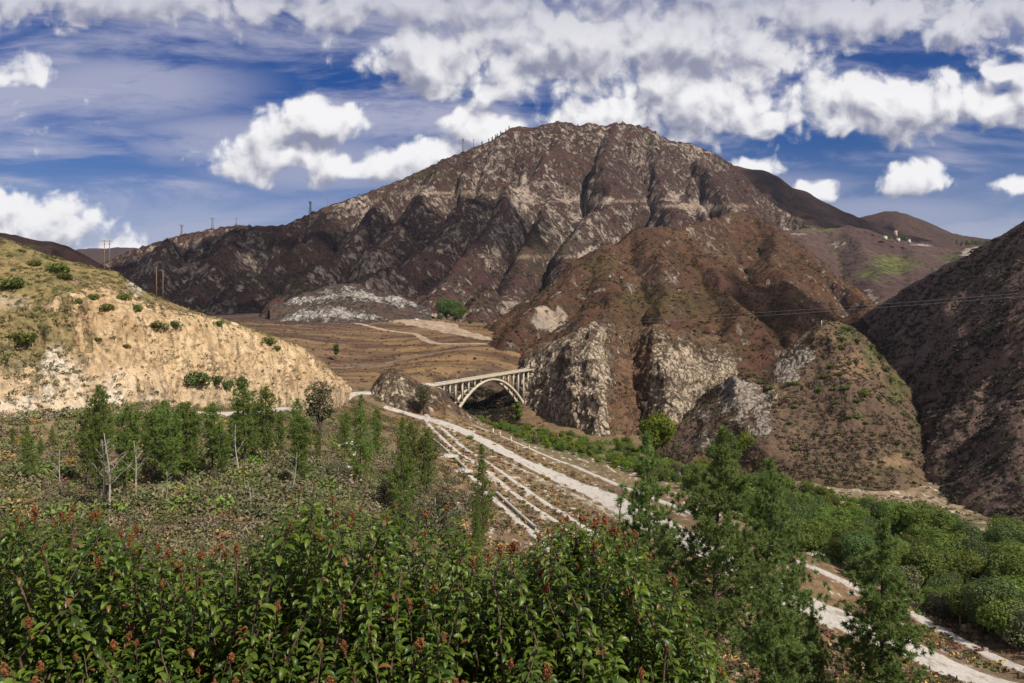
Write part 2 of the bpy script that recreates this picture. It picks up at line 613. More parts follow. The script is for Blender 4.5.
M['left_hill'] = terrain_mat('road_cut',
                             [(.19, .145, .065), (.25, .175, .085), (.135, .115, .05), (.56, .49, .40)],
                             [(.53, .395, .24), (.38, .255, .135), (.22, .145, .085)],
                             [(.05, .05, .022), (.085, .08, .03), (.11, .12, .03)], 1.6, rock_bias=-.1, scrub_amt=.4, bump=.5, streak=(1, 1, .30))
M['leaf_pine'] = foliage_mat('pine_needles', (.12, .19, .045), (.225, .31, .09), (.22, .28, .07), .45, hv=(.012, .25))
M['leaf_pine_young'] = foliage_mat('young_pine_needles', (.105, .165, .032), (.20, .275, .062), (.21, .25, .05), .42, hv=(.02, .4))
M['leaf_olive'] = foliage_mat('olive_leaves', (.085, .09, .04), (.15, .15, .07), (.13, .11, .05), .2)
M['leaf_green'] = foliage_mat('willow_leaves', (.075, .125, .018), (.15, .205, .034), (.12, .15, .02), .28)
M['leaf_lime'] = foliage_mat('lime_leaves', (.12, .19, .014), (.23, .29, .022), (.30, .27, .03), .4, hv=(.015, .3))
M['leaf_deep'] = foliage_mat('deep_leaves', (.050, .092, .022), (.10, .15, .038), None, .22)
M['leaf_bush'] = foliage_mat('bush_leaves', (.06, .09, .016), (.13, .165, .03), None, .2)
M['leaf_yellow'] = foliage_mat('yellow_flowers', (.26, .17, .03), (.38, .27, .05), None, .2)
M['bark'] = plain_mat('pine_bark', (.055, .042, .034), (.11, .085, .065), 3.0, .95, .05)
M['bark_pale'] = plain_mat('bleached_wood', (.28, .24, .21), (.42, .38, .34), 3.0, .9, .03)
M['concrete'] = plain_mat('old_concrete', (.42, .36, .27), (.55, .48, .37), .25, .85, .05)
M['concrete_grey'] = plain_mat('grey_concrete', (.33, .30, .26), (.45, .41, .36), .4, .85, .04)
M['road_pale'] = plain_mat('pale_gravel_road', (.22, .18, .14), (.47, .435, .39), .45, .95, .06, .1, (.30, .50), stretch=(1, .35, 1))
M['road_faint'] = plain_mat('rough_bare_strip', (.16, .12, .08), (.46, .40, .33), .5, .95, .06, .1, (.42, .60), stretch=(1, .4, 1))
M['road_grey'] = plain_mat('worn_asphalt', (.10, .08, .065), (.20, .17, .15), .12, .9, .03, .15)
M['gravel_lot'] = plain_mat('gravel_lot', (.24, .17, .115), (.42, .33, .24), .12, .95, .05, .1)
M['pole_wood'] = plain_mat('pole_wood', (.17, .10, .06), (.26, .16, .10), 2, .9, .02)
M['steel'] = plain_mat('tower_steel', (.20, .20, .21), (.28, .28, .29), .5, .6, .01, .4)
M['wire'] = plain_mat('wire', (.30, .27, .25), (.36, .33, .30), .5, .5, 0.001, .4)
M['scrub'] = scrub_mat()
M['stem'] = plain_mat('sumac_stem', (.07, .042, .028), (.14, .09, .07), 30, .7, .002)


# ------------------------------------------------------------------ thin plate interpolation
class TPS:
    def __init__(self, X, Yv, reg=1e-4):
        X = np.asarray(X, float)
        n = len(X)
        K = self.k(np.linalg.norm(X[:, None] - X[None], axis=2)) + reg * np.eye(n)
        Pm = np.concatenate([np.ones((n, 1)), X], 1)
        A = np.zeros((n + 3, n + 3)); A[:n, :n] = K; A[:n, n:] = Pm; A[n:, :n] = Pm.T
        b = np.zeros((n + 3,)); b[:n] = Yv
        self.c = np.linalg.solve(A, b); self.X = X

    @staticmethod
    def k(r):
        return r * r * np.log(r + 1e-9)

    def __call__(self, Q):
        out = np.zeros(len(Q))
        for s in range(0, len(Q), 20000):
            q = Q[s:s + 20000]
            K = self.k(np.linalg.norm(q[:, None] - self.X[None], axis=2))
            out[s:s + 20000] = K @ self.c[:len(self.X)] + self.c[-3] + q @ self.c[-2:]
        return out


# ------------------------------------------------------------------ ground surface
LS = .42   # weight of log distance


def zrow(z, D):
    return CY - z / D * F


GP = [  # px, row, D
    # steep slope below the viewpoint
    (-100, zrow(-3.4, 3.5), 3.5), (512, zrow(-3.4, 3.5), 3.5), (1120, zrow(-3.6, 3.5), 3.5),
    (-100, zrow(-7, 9), 9), (300, zrow(-7, 9), 9), (700, zrow(-7.5, 9), 9), (1120, zrow(-7.5, 9), 9),
    (-100, zrow(-16, 28), 28), (200, zrow(-17, 30), 30), (500, zrow(-18, 30), 30), (800, zrow(-16.5, 30), 30), (1120, zrow(-16, 30), 30),
    (-100, zrow(-23, 60), 60), (200, zrow(-25, 60), 60), (450, zrow(-29, 60), 60), (720, zrow(-28, 60), 60), (1120, zrow(-29, 60), 60),
    (-100, zrow(-27, 95), 95), (200, zrow(-28, 95), 95), (450, zrow(-37, 95), 95), (720, zrow(-42, 90), 90), (1120, zrow(-45, 90), 90),
    # left bench
    (-80, 522, 120), (60, 520, 127), (60, 470, 165), (60, 428, 200), (60, 414, 215), (-80, 416, 200), (-80, 460, 160),
    (60, 409, 240), (160, 412, 236), (160, 470, 170), (160, 510, 132), (160, 404, 262),
    (250, 505, 135), (250, 450, 220), (260, 412, 290), (260, 402, 330), (330, 408, 390), (330, 398, 440),
    (300, 480, 180), (350, 450, 260), (350, 510, 155), (400, 430, 350), (362, 393, 480), (400, 388, 520), (440, 386, 560), (385, 406, 470), (420, 412, 480),
    # terrace with the old road
    (441, 419, 455), (500, 440, 420), (560, 472, 350), (640, 515, 262), (558, 514, 265), (433, 441, 370), (466, 468, 310), (527, 527, 235),
    (380, 470, 250), (420, 520, 190), (480, 560, 175), (600, 600, 150), (662, 556, 212), (803, 607, 178), (989, 681, 142), (823, 571, 208), (1022, 671, 147),
    (900, 640, 160), (720, 655, 140), (473, 426, 460), (560, 462, 390), (642, 493, 305), (1120, 722, 128), (700, 520, 250),
    # river side
    (474, 424, 520), (500, 427, 590), (530, 434, 560), (560, 445, 500), (620, 452, 470), (720, 470, 420), (800, 482, 375), (850, 486, 362), (930, 497, 335), (1020, 520, 295), (1120, 550, 255),
    (1080, 650, 155), (900, 592, 196), (900, 555, 240), (1000, 560, 230), (760, 515, 300), (700, 480, 350), (600, 460, 420), (1000, 620, 178),
    # gorge behind the bridge, field
    (455, 404, 600), (480, 421, 640), (505, 423, 640), (470, 372, 700), (500, 368, 720), (530, 368, 740), (440, 380, 620),
    (345, 385, 600), (400, 380, 630), (300, 330, 1000), (200, 325, 950), (100, 322, 1000), (430, 350, 850), (520, 350, 850), (350, 352, 850), (430, 322, 1150), (540, 345, 900), (360, 322, 1150),
    (250, 322, 1150), (150, 320, 1250), (560, 340, 1000), (430, 318, 1400), (200, 316, 1500), (-50, 320, 1400), (-100, 330, 700), (560, 335, 1400),
    (700, zrow(-75, 800), 800), (900, zrow(-66, 700), 700), (800, zrow(-66, 520), 520), (1000, zrow(-66, 480), 480), (700, zrow(-60, 1200), 1200), (1000, zrow(-40, 1200), 1200), (640, zrow(-70, 620), 620), (1120, zrow(-64, 420), 420),
    (900, zrow(-30, 1600), 1600), (60, 400, 300), (60, 380, 420), (-100, 390, 320), (200, 372, 500),
]
GP = np.array(GP, float)
gX = np.stack([(GP[:, 0] - CX) / F, LS * np.log(GP[:, 2])], 1)
gQ = (GP[:, 1] - CY) / F
GT = TPS(gX, gQ, 2e-4)

# roads: px,row,D and width (m)
ROADS = {}


def g_base(x, y):
    x = np.atleast_1d(np.asarray(x, float)); y = np.atleast_1d(np.asarray(y, float))
    q = GT(np.stack([x / y, LS * np.log(y)], 1))
    return -q * y


def road_xy(pts, n=160):
    a = np.asarray(pts, float)
    X = np.stack([(a[:, 0] - CX) / F * a[:, 2], a[:, 2]], 1)
    seg = np.concatenate([[0], np.cumsum(np.linalg.norm(np.diff(X, axis=0), axis=1))])
    s = np.linspace(0, seg[-1], n)
    xy = np.stack([np.interp(s, seg, X[:, 0]), np.interp(s, seg, X[:, 1])], 1)
    for _ in range(int(n / 14)):
        xy[1:-1] = (xy[:-2] + 2 * xy[1:-1] + xy[2:]) / 4
    return xy


def ext(pts):
    return pts


def hit(px, row, lo=110., hi=640.):
    """distance at which the smooth ground shows at this row"""
    D = np.geomspace(hi, lo, 220)
    r_ = CY + (GT(np.stack([np.full(220, (px - CX) / F), LS * np.log(D)], 1)) * F)
    k = np.argmin(np.abs(r_ - row))
    return D[k]


def onto(pts):
    return [(p, r_, hit(p, r_)) for p, r_ in pts]


R_DEF = {
    'highway': ([(-160, 419, 195), (-40, 416, 204), (60, 413, 215), (160, 412, 236), (260, 411, 290), (325, 406, 385), (350, 394, 470), (395, 388, 520), (440, 384.6, 560)], 7.0, 'road_pale'),
    'old_road': (onto([(384, 407), (412, 414), (431, 419.5), (455, 427), (500, 449), (537, 468), (600, 494), (636, 512), (662, 527), (730, 563), (803, 603), (900, 648), (989, 681), (1060, 706)]), 12.5, 'road_pale'),
    'kerb_path': (onto([(473, 425), (520, 444), (572, 465), (638, 493), (720, 528), (823, 571), (920, 618), (1022, 668), (1080, 698)]), 3.6, 'road_pale'),
    'shoulder_strip': (onto([(505, 461), (530, 474), (549, 483), (579, 497), (607, 512), (640, 530)]), 3.2, 'road_faint'),
    'track_a': (onto([(426, 415), (435, 423), (466, 450), (500, 471), (530, 493), (564, 514), (600, 538)]), 2.6, 'road_pale'),
    'track_b': (onto([(424, 419), (431, 427), (459, 453), (492, 475), (520, 498), (552, 519), (588, 544)]), 2.4, 'road_pale'),
    'track_c': (onto([(470, 476), (490, 496), (510, 514), (530, 531), (556, 556)]), 2.4, 'road_pale'),
    'field_road': ([(330, 321, 1180), (356, 323.5, 1130), (385, 329, 1040), (415, 333, 1000), (432, 342, 910), (462, 347, 865), (500, 349, 850), (535, 348, 860)], 9, 'gravel_lot'),
    'field_track': ([(255, 372, 690), (355, 362, 745), (420, 357, 790), (505, 353, 815)], 8, 'road_grey'),
}
RXY = {k: road_xy(v[0]) for k, v in R_DEF.items()}


def road_dist(x, y):
    d = np.full(x.shape, 1e9)
    for k, xy in RXY.items():
        p = xy[::3]
        wd = R_DEF[k][1] / 2
        for s in range(0, len(x), 30000):
            xx = x[s:s + 30000, None] - p[None, :, 0]; yy = y[s:s + 30000, None] - p[None, :, 1]
            d[s:s + 30000] = np.minimum(d[s:s + 30000], np.sqrt((xx * xx + yy * yy).min(1)) - wd)
    return np.maximum(d, 0)


def g_noise(x, y):
    rd = road_dist(x, y)
    k = np.clip((rd - 1.5) / 6, 0, 1)
    amp = np.clip(y / 130, .12, 1.4)
    n = 1.5 * fbm2(x / 22, y / 22, 3, 5) + .55 * fbm2(x / 4.5, y / 4.5, 3, 9)
    return n * k * amp


_GC = {}


def gz(x, y):
    x = np.atleast_1d(np.asarray(x, float)); y = np.atleast_1d(np.asarray(y, float))
    return g_base(x, y) + g_noise(x, y)


CP = np.array([  # ground colour by place: px,row-free, D, rgb
    (100, 5, .05, .05, .025), (800, 5, .05, .05, .025), (100, 60, .09, .075, .04), (700, 60, .09, .07, .04),
    (50, 150, .15, .11, .06), (200, 150, .14, .10, .06), (60, 205, .22, .16, .09), (250, 200, .15, .095, .055), (330, 180, .12, .085, .05), (330, 300, .13, .10, .06),
    (380, 480, .16, .11, .065), (440, 560, .2, .13, .07), (430, 440, .22, .14, .07), (500, 400, .17, .125, .065), (560, 340, .16, .115, .06), (470, 320, .24, .16, .09), (640, 262, .15, .105, .06), (500, 240, .17, .12, .075),
    (420, 230, .13, .09, .055), (700, 200, .19, .12, .07), (800, 170, .17, .11, .06), (960, 150, .16, .11, .07), (850, 190, .2, .13, .07), (650, 150, .17, .11, .06), (760, 140, .24, .15, .06),
    (560, 470, .10, .10, .045), (650, 420, .09, .08, .04), (900, 250, .05, .055, .025), (1000, 230, .05, .055, .025), (840, 360, .27, .20, .13), (930, 330, .25, .19, .12), (760, 390, .2, .15, .1), (1020, 300, .12, .11, .05),
    (480, 640, .14, .09, .06), (500, 700, .19, .12, .06), (400, 640, .21, .135, .065), (450, 750, .21, .125, .058), (350, 800, .14, .085, .05), (430, 850, .23, .14, .063), (300, 1000, .085, .052, .038), (200, 1000, .07, .044, .036), (420, 1050, .13, .08, .045), (520, 900, .17, .11, .06), (250, 1300, .06, .04, .035)])


def ground_col(x, y):
    u = x / y; l = np.log(y)
    cu = (CP[:, 0] - CX) / F; cl = np.log(CP[:, 1])
    out = np.zeros((len(x), 3)); wt = np.zeros(len(x))
    for i in range(len(CP)):
        d2 = ((u - cu[i]) / .10) ** 2 + ((l - cl[i]) / .16) ** 2 + .12
        g = 1 / d2 ** 1.6
        out += g[:, None] * CP[i, 2:5]; wt += g
    return out / wt[:, None]


def ground_mat():
    m, t = new_mat('valley_ground')
    p = pos(t)
    a = attr(t, 'soil')
    b = attr(t, 'mask')
    sep = t.node('ShaderNodeSeparateColor')
    t.l.new(b.outputs['Color'], sep.inputs[0])
    big = t.noise(p, .045, 5, .6)
    mid = t.noise(p, .33, 6, .65)
    fine = t.noise(p, 2.1, 4, .6)
    band = t.noise(t.vscale(p, (.006, .035, .035)), 1.0, 5, .6, .5)
    col = a.outputs['Color']
    col = t.mix(t.m('MULTIPLY', t.ss(mid, .50, .70), .65), col, (.30, .22, .135))
    col = t.mix(t.m('MULTIPLY', t.ss(big, .52, .66), .6), col, (.11, .055, .04))
    col = t.mix(t.m('MULTIPLY', t.ss(fine, .50, .70), .55), col, (.055, .045, .028))
    f = t.m('MULTIPLY', sep.outputs[1], t.ss(band, .46, .60))
    col = t.mix(t.m('MULTIPLY', f, .75), col, (.052, .030, .022))
    f2 = t.m('MULTIPLY', sep.outputs[1], t.ss(band, .46, .36))
    col = t.mix(t.m('MULTIPLY', f2, .45), col, (.26, .165, .07))
    pale = t.noise(t.vscale(p, (.5, .18, .5)), .55, 5, .65)
    col = t.mix(t.m('MULTIPLY', sep.outputs[2], t.ss(pale, .55, .64)), col, (.50, .44, .37))
    col = t.mix(t.m('MULTIPLY', sep.outputs[2], t.ss(pale, .46, .36)), col, (.12, .075, .045))
    rock = t.mix(t.ss(mid, .4, .6), (.030, .022, .016), (.085, .065, .048))  # steep gorge rock coloured dark to stand for the shade under the arch
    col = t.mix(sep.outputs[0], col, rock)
    h = t.m('ADD', t.m('MULTIPLY', mid, 1.2), t.m('MULTIPLY', fine, .25))
    finish(t, col, .95, h, .9, .08)
    return m


def build_ground():
    us = np.linspace(-.92, .92, 560)
    ls = np.concatenate([np.linspace(math.log(2.2), math.log(90), 90, endpoint=False), np.linspace(math.log(90), math.log(1700), 520)])
    U, L = np.meshgrid(us, ls)
    Y = np.exp(L); X = U * Y
    x, y = X.ravel(), Y.ravel()
    z = gz(x, y)
    V = np.stack([x, y, z], 1)
    nr, nc = X.shape
    i = np.arange(nr - 1)[:, None] * nc + np.arange(nc - 1)[None]
    q = np.stack([i, i + 1, i + nc + 1, i + nc], -1).reshape(-1, 4)
    soil = ground_col(x, y)
    Zg = z.reshape(nr, nc)
    gy = np.gradient(Zg, axis=0) / np.gradient(Y, axis=0)
    gx = np.gradient(Zg, axis=1) / np.gradient(X, axis=1)
    slope = np.hypot(gx, gy).ravel()
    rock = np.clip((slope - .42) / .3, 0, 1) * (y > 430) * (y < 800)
    field = np.clip((y - 600) / 80, 0, 1) * (x / y < .08)
    ppx = CX + F * x / y
    terr = np.clip((ppx - 410) / 40, 0, 1) * np.clip((y - 110) / 40, 0, 1) * np.clip((470 - y) / 30, 0, 1)
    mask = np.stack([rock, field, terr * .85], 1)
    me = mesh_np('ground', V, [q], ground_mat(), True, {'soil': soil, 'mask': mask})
    o = obj('ground', me)
    tag(o, 'dry canyon floor with brown brush, bare terrace and field beyond the bridge', 'ground', None, 'structure')


build_ground()


# ------------------------------------------------------------------ roads draped on the ground
def ribbon(name, xy, width, mat, lift=.14, jitter=.18, ns=7, seed=0):
    t = np.gradient(xy, axis=0)
    t /= np.linalg.norm(t, axis=1, keepdims=True)
    nrm = np.stack([-t[:, 1], t[:, 0]], 1)
    n = len(xy)
    s = np.arange(n)
    wl = width / 2 * (1 + jitter * 2 * (n2(s * .5, s * 0 + 3.3, seed) - .5) + jitter * 2 * (n2(s * .13, s * 0 + 8.3, seed) - .5))
    wr = width / 2 * (1 + jitter * 2 * (n2(s * .5, s * 0 + 5.3, seed + 9) - .5) + jitter * 2 * (n2(s * .13, s * 0 + 1.3, seed + 9) - .5))
    V = []
    for k in range(ns):
        f = k / (ns - 1)
        off = -wl + (wl + wr) * f
        V.append(np.concatenate([xy + nrm * off[:, None], np.zeros((n, 1))], 1))
    V = np.stack(V, 1)
    z = g_base(V[..., 0].ravel(), V[..., 1].ravel()).reshape(n, ns) + lift
    z[:, 0] -= .3; z[:, -1] -= .3
    V[..., 2] = z
    i = np.arange(n - 1)[:, None] * ns + np.arange(ns - 1)[None]
    q = np.stack([i, i + 1, i + ns + 1, i + ns], -1).reshape(-1, 4)
    return obj(name, mesh_np(name, V.reshape(-1, 3), [q], M[mat], True))


ROAD_LABEL = {
    'highway': ('road', 'paved canyon road running along the foot of the ochre road cut to the bridge'),
    'old_road': ('road', 'wide pale abandoned road running diagonally across the terrace'),
    'kerb_path': ('path', 'narrow pale strip along the river edge of the terrace'),
    'shoulder_strip': ('path', 'faint rough strip of bare ground just below the wide abandoned road'),
    'track_a': ('path', 'right one of two thin parallel pale tracks beside the old road'),
    'track_b': ('path', 'left one of two thin parallel pale tracks beside the old road'),
    'track_c': ('path', 'short pale track leading down from the concrete slabs'),
    'field_road': ('road', 'pale dirt road curving across the brown field'),
    'field_track': ('path', 'grey faint track crossing the brown field'),
}
for i_, (k_, v_) in enumerate(R_DEF.items()):
    nm, lab = ROAD_LABEL[k_]
    o_ = ribbon(nm, RXY[k_], v_[1], v_[2], lift=.16 + .02 * i_, jitter=.10 if k_ == 'highway' else .22, seed=i_ * 3)
    tag(o_, lab, nm, None, 'structure')


def lot():
    outline = [(388, 318.5, 1230), (412, 317, 1260), (440, 321, 1180), (452, 327, 1090), (470, 333, 1000), (500, 339, 940), (534, 343, 900),
               (534, 346, 872), (500, 344, 880), (468, 339, 930), (440, 333, 1000), (415, 326, 1090)]
    ctr = [(400, 320, 1200), (430, 325, 1120), (452, 332, 1020), (485, 339.5, 925), (530, 344.5, 880)]
    xy = road_xy(ctr, 90)
    wv = np.interp(np.linspace(0, 1, 90), [0, .25, .5, .75, 1], [60, 75, 36, 22, 12])
    t = np.gradient(xy, axis=0); t /= np.linalg.norm(t, axis=1, keepdims=True)
    nrm = np.stack([-t[:, 1], t[:, 0]], 1)
    ns = 22
    s = np.arange(90)
    V = np.stack([np.concatenate([xy + nrm * (wv * (k / (ns - 1) - .5) * (1 + .25 * (n2(s * .3, s * 0 + (k > ns / 2), 4) - .5)))[:, None], np.zeros((90, 1))], 1) for k in range(ns)], 1)
    V[..., 2] = gz(V[..., 0].ravel(), V[..., 1].ravel()).reshape(90, ns) + .5
    V[:, 0, 2] -= 1; V[:, -1, 2] -= 1
    i = np.arange(89)[:, None] * ns + np.arange(ns - 1)[None]
    q = np.stack([i, i + 1, i + ns + 1, i + ns], -1).reshape(-1, 4)
    o = obj('gravel_yard', mesh_np('gravel_yard', V.reshape(-1, 3), [q], M['gravel_lot'], True))
    tag(o, 'pale gravel yard at the foot of the mountain', 'gravel', None, 'structure')


lot()


# ------------------------------------------------------------------ lofted hills
HILLS = {}


def resample(line, n):
    a = np.asarray(line, float)
    s = np.concatenate([[0], np.cumsum(np.hypot(np.diff(a[:, 0]), np.diff(a[:, 1])) + 1e-6)])
    t = np.linspace(0, s[-1], n)
    return np.stack([np.interp(t, s, a[:, k]) for k in range(3)], 1)


def loft(name, lines, attrs, nu, nvs, noise, mat, label, cat='hill', smooth_u=2, smooth_v=True, extra=None):
    """lines: pixel/distance polylines from the foot over the crest to the back. attrs: (rock, green, bare, amplitude) per line."""
    lines = [[(a, b + 14 / d * F, d * .985) for a, b, d in lines[0]]] + list(lines)
    attrs = [(attrs[0][0] * .3, attrs[0][1], attrs[0][2], 0)] + list(attrs)
    nvs = [8] + list(nvs)
    Ls = [P3a(resample(l, nu)) for l in lines]
    for _ in range(smooth_u):
        for L in Ls:
            L[1:-1] = (L[:-2] + 2 * L[1:-1] + L[2:]) / 4
    rows = []; at = []
    n = len(Ls)
    for k in range(n - 1):
        p0 = Ls[max(k - 1, 0)]; p1 = Ls[k]; p2 = Ls[k + 1]; p3 = Ls[min(k + 2, n - 1)]
        for j in range(nvs[k] + (1 if k == n - 2 else 0)):
            t = j / nvs[k]
            if smooth_v:
                tn = .35
                m1 = (p2 - p0) * tn; m2 = (p3 - p1) * tn
                rows.append((2 * t ** 3 - 3 * t ** 2 + 1) * p1 + (t ** 3 - 2 * t ** 2 + t) * m1 + (-2 * t ** 3 + 3 * t ** 2) * p2 + (t ** 3 - t ** 2) * m2)
            else:
                rows.append(p1 * (1 - t) + p2 * t)
            at.append(np.asarray(attrs[k]) * (1 - t) + np.asarray(attrs[k + 1]) * t)
    V = np.stack(rows)                       # nv,nu,3
    A = np.repeat(np.asarray(at)[:, None], nu, 1)
    du = np.gradient(V, axis=1); dv = np.gradient(V, axis=0)
    N = np.cross(du, dv)
    N /= np.linalg.norm(N, axis=2, keepdims=True) + 1e-9
    if N[..., 2].mean() < 0:
        N = -N
    disp = noise(V, A)
    V = V + N * (disp * A[..., 3])[..., None]
    mask = np.clip(A[..., :3], 0, 1.3)
    if extra is not None:
        mask = extra(V, N, mask)
    nv = V.shape[0]
    i = np.arange(nv - 1)[:, None] * nu + np.arange(nu - 1)[None]
    q = np.stack([i, i + 1, i + nu + 1, i + nu], -1).reshape(-1, 4)
    nm = name
    o = obj(nm, mesh_np(nm, V.reshape(-1, 3), [q], M[mat], True, {'mask': mask.reshape(-1, 3)}))
    tag(o, label, cat, None, 'structure')
    HILLS.setdefault(label, (V, N, mask))
    return V, N, mask


def blob_mask(V, spots):
    """spots: px,row,rx,ry,weight -> mask over the vertices (where on the hill the patch lies)"""
    px = CX + F * V[..., 0] / V[..., 1]; row = CY - F * V[..., 2] / V[..., 1]
    out = np.zeros(px.shape)
    dep = np.median(V[..., 1])
    wob = .75 * fbm3(V / (dep * .022), 4, 77) + .55 * fbm3(V / (dep * .006), 3, 78)
    for (a, b, rx, ry, wgt) in spots:
        d = np.sqrt(((px - a) / rx) ** 2 + ((row - b) / ry) ** 2) + wob
        out = np.maximum(out, wgt * np.clip((1.35 - d) / .7, 0, 1))
    return out


# --- the ochre road cut on the left
def left_hill():
    base = [(-200, 420, 190), (-100, 418, 200), (0, 416, 215), (60, 415, 226), (130, 415, 240), (200, 416, 268), (260, 416, 305), (310, 413, 350), (336, 409, 395), (347, 404, 425)]
    mid = [(-200, 362, 204), (-100, 360, 212), (0, 358, 228), (60, 358, 237), (130, 362, 250), (200, 368, 277), (260, 374, 314), (310, 380, 358), (337, 385, 402), (346, 390, 428)]
    lip = [(-200, 306, 224), (-100, 304, 228), (0, 303, 240), (60, 299, 244), (110, 304, 256), (160, 318, 272), (205, 323, 292), (250, 335, 325), (300, 352, 368), (325, 368, 408), (339, 384, 432)]
    crest = [(-200, 170, 330), (-100, 200, 320), (0, 238, 310), (50, 258, 308), (85, 268, 306), (115, 273, 308), (150, 297, 308), (200, 318, 318), (240, 326, 345), (300, 350, 385), (322, 366, 425), (338, 384, 450)]
    back = [(-200, 230, 480), (-100, 260, 470), (0, 300, 450), (50, 320, 440), (85, 330, 430), (115, 330, 430), (150, 350, 420), (200, 360, 420), (240, 366, 430), (300, 376, 450), (322, 384, 470), (338, 392, 480)]

    def noise(V, A):
        r = A[..., 0]
        gul = V * np.array([.16, .16, .03])
        return (1 - np.clip(r, 0, 1)) * 1.6 * fbm3(V / 14, 4, 3) + np.clip(r, 0, 1) * (3.4 * fbm3(gul * .62, 4, 8, .55, True) + 1.2 * fbm3(V * np.array([1, 1, .4]) / 5, 4, 31, .5, True))

    def extra(V, N, m):
        px = CX + F * V[..., 0] / V[..., 1]; row = CY - F * V[..., 2] / V[..., 1]
        brush = blob_mask(V, [(15, 335, 62, 36, .9), (40, 385, 30, 18, .5), (20, 290, 50, 20, .8), (330, 360, 20, 12, .5)])
        m[..., 0] = m[..., 0] * (1 - .75 * brush)
        m[..., 1] = np.maximum(m[..., 1], blob_mask(V, [(250, 335, 60, 6, .6), (120, 295, 60, 12, .5)]))
        m[..., 2] = np.maximum(m[..., 2], blob_mask(V, [(140, 285, 12, 7, .9), (60, 385, 20, 30, .9), (40, 405, 60, 9, .8), (120, 392, 14, 22, .85), (145, 405, 30, 8, .7), (5, 300, 20, 8, .3)]))
        return m
    return loft('hill', [base, mid, lip, crest, back],
                [(.8, 0, .35, .6), (.95, 0, .05, 1.3), (.85, .1, 0, .9), (0, .35, 0, .8), (0, .3, 0, 1)], 460, [70, 80, 80, 24], noise, 'left_hill',
                'ochre hill with a steep eroded road cut rising on the left', extra=extra)


LH = left_hill()


# --- pale cliffs right of the bridge
def cliffs():
    base = [(512, 440, 668), (535, 444, 640), (570, 446, 600), (603, 448, 566), (618, 449, 584), (636, 448, 592), (655, 446, 584), (676, 440, 564), (700, 428, 600), (722, 402, 655), (734, 385, 700)]
    mid = [(516, 405, 690), (540, 398, 664), (568, 395, 625), (600, 388, 598), (618, 394, 622), (636, 394, 636), (652, 392, 622), (668, 386, 602), (694, 380, 632), (716, 372, 684), (732, 365, 730)]
    top = [(520, 378, 712), (536, 362, 700), (562, 346, 680), (592, 328, 664), (612, 336, 694), (630, 342, 706), (642, 339, 694), (655, 333, 668), (684, 344, 690), (712, 362, 720), (732, 355, 770)]
    back = [(524, 352, 800), (545, 344, 800), (570, 338, 800), (596, 331, 790), (616, 330, 820), (634, 330, 840), (648, 330, 820), (662, 331, 800), (688, 334, 800), (716, 338, 820), (740, 340, 860)]
    back2 = [(524, 350, 980), (545, 346, 980), (570, 340, 980), (596, 336, 980), (616, 336, 980), (634, 336, 980), (648, 336, 980), (662, 336, 980), (688, 338, 980), (716, 342, 980), (740, 345, 1000)]

    def noise(V, A):
        r = np.clip(A[..., 0], 0, 1)
        return (r + .25) * (9.5 * fbm3(V * np.array([1, 1, .55]) / 34, 4, 12, .5, True) + 4.2 * fbm3(V * np.array([1, 1, .8]) / 10, 4, 21, .55, True)) + 3 * fbm3(V / 14, 3, 6)

    def extra(V, N, m):
        m[..., 0] = np.maximum(m[..., 0], blob_mask(V, [(600, 360, 16, 40, .75), (680, 370, 32, 30, .75), (603, 415, 10, 30, .7), (655, 395, 14, 24, .6)]))
        g = blob_mask(V, [(627, 400, 16, 60, 1), (640, 360, 14, 24, .8), (612, 350, 8, 10, .5)])
        m[..., 0] = m[..., 0] * (1 - .9 * g)
        m[..., 2] = np.maximum(m[..., 2], 0)
        return m
    return loft('cliff', [base, mid, top, back, back2],
                [(.56, 0, 0, .8), (.64, 0, 0, 1.1), (.52, 0, 0, .9), (0.1, .2, 0, .8), (0, 0, 0, .5)], 300, [70, 70, 40, 14], noise, 'cliff',
                'pale twin rock cliffs rising from the river beside the bridge', 'cliff', smooth_u=1, extra=extra)


CL = cliffs()


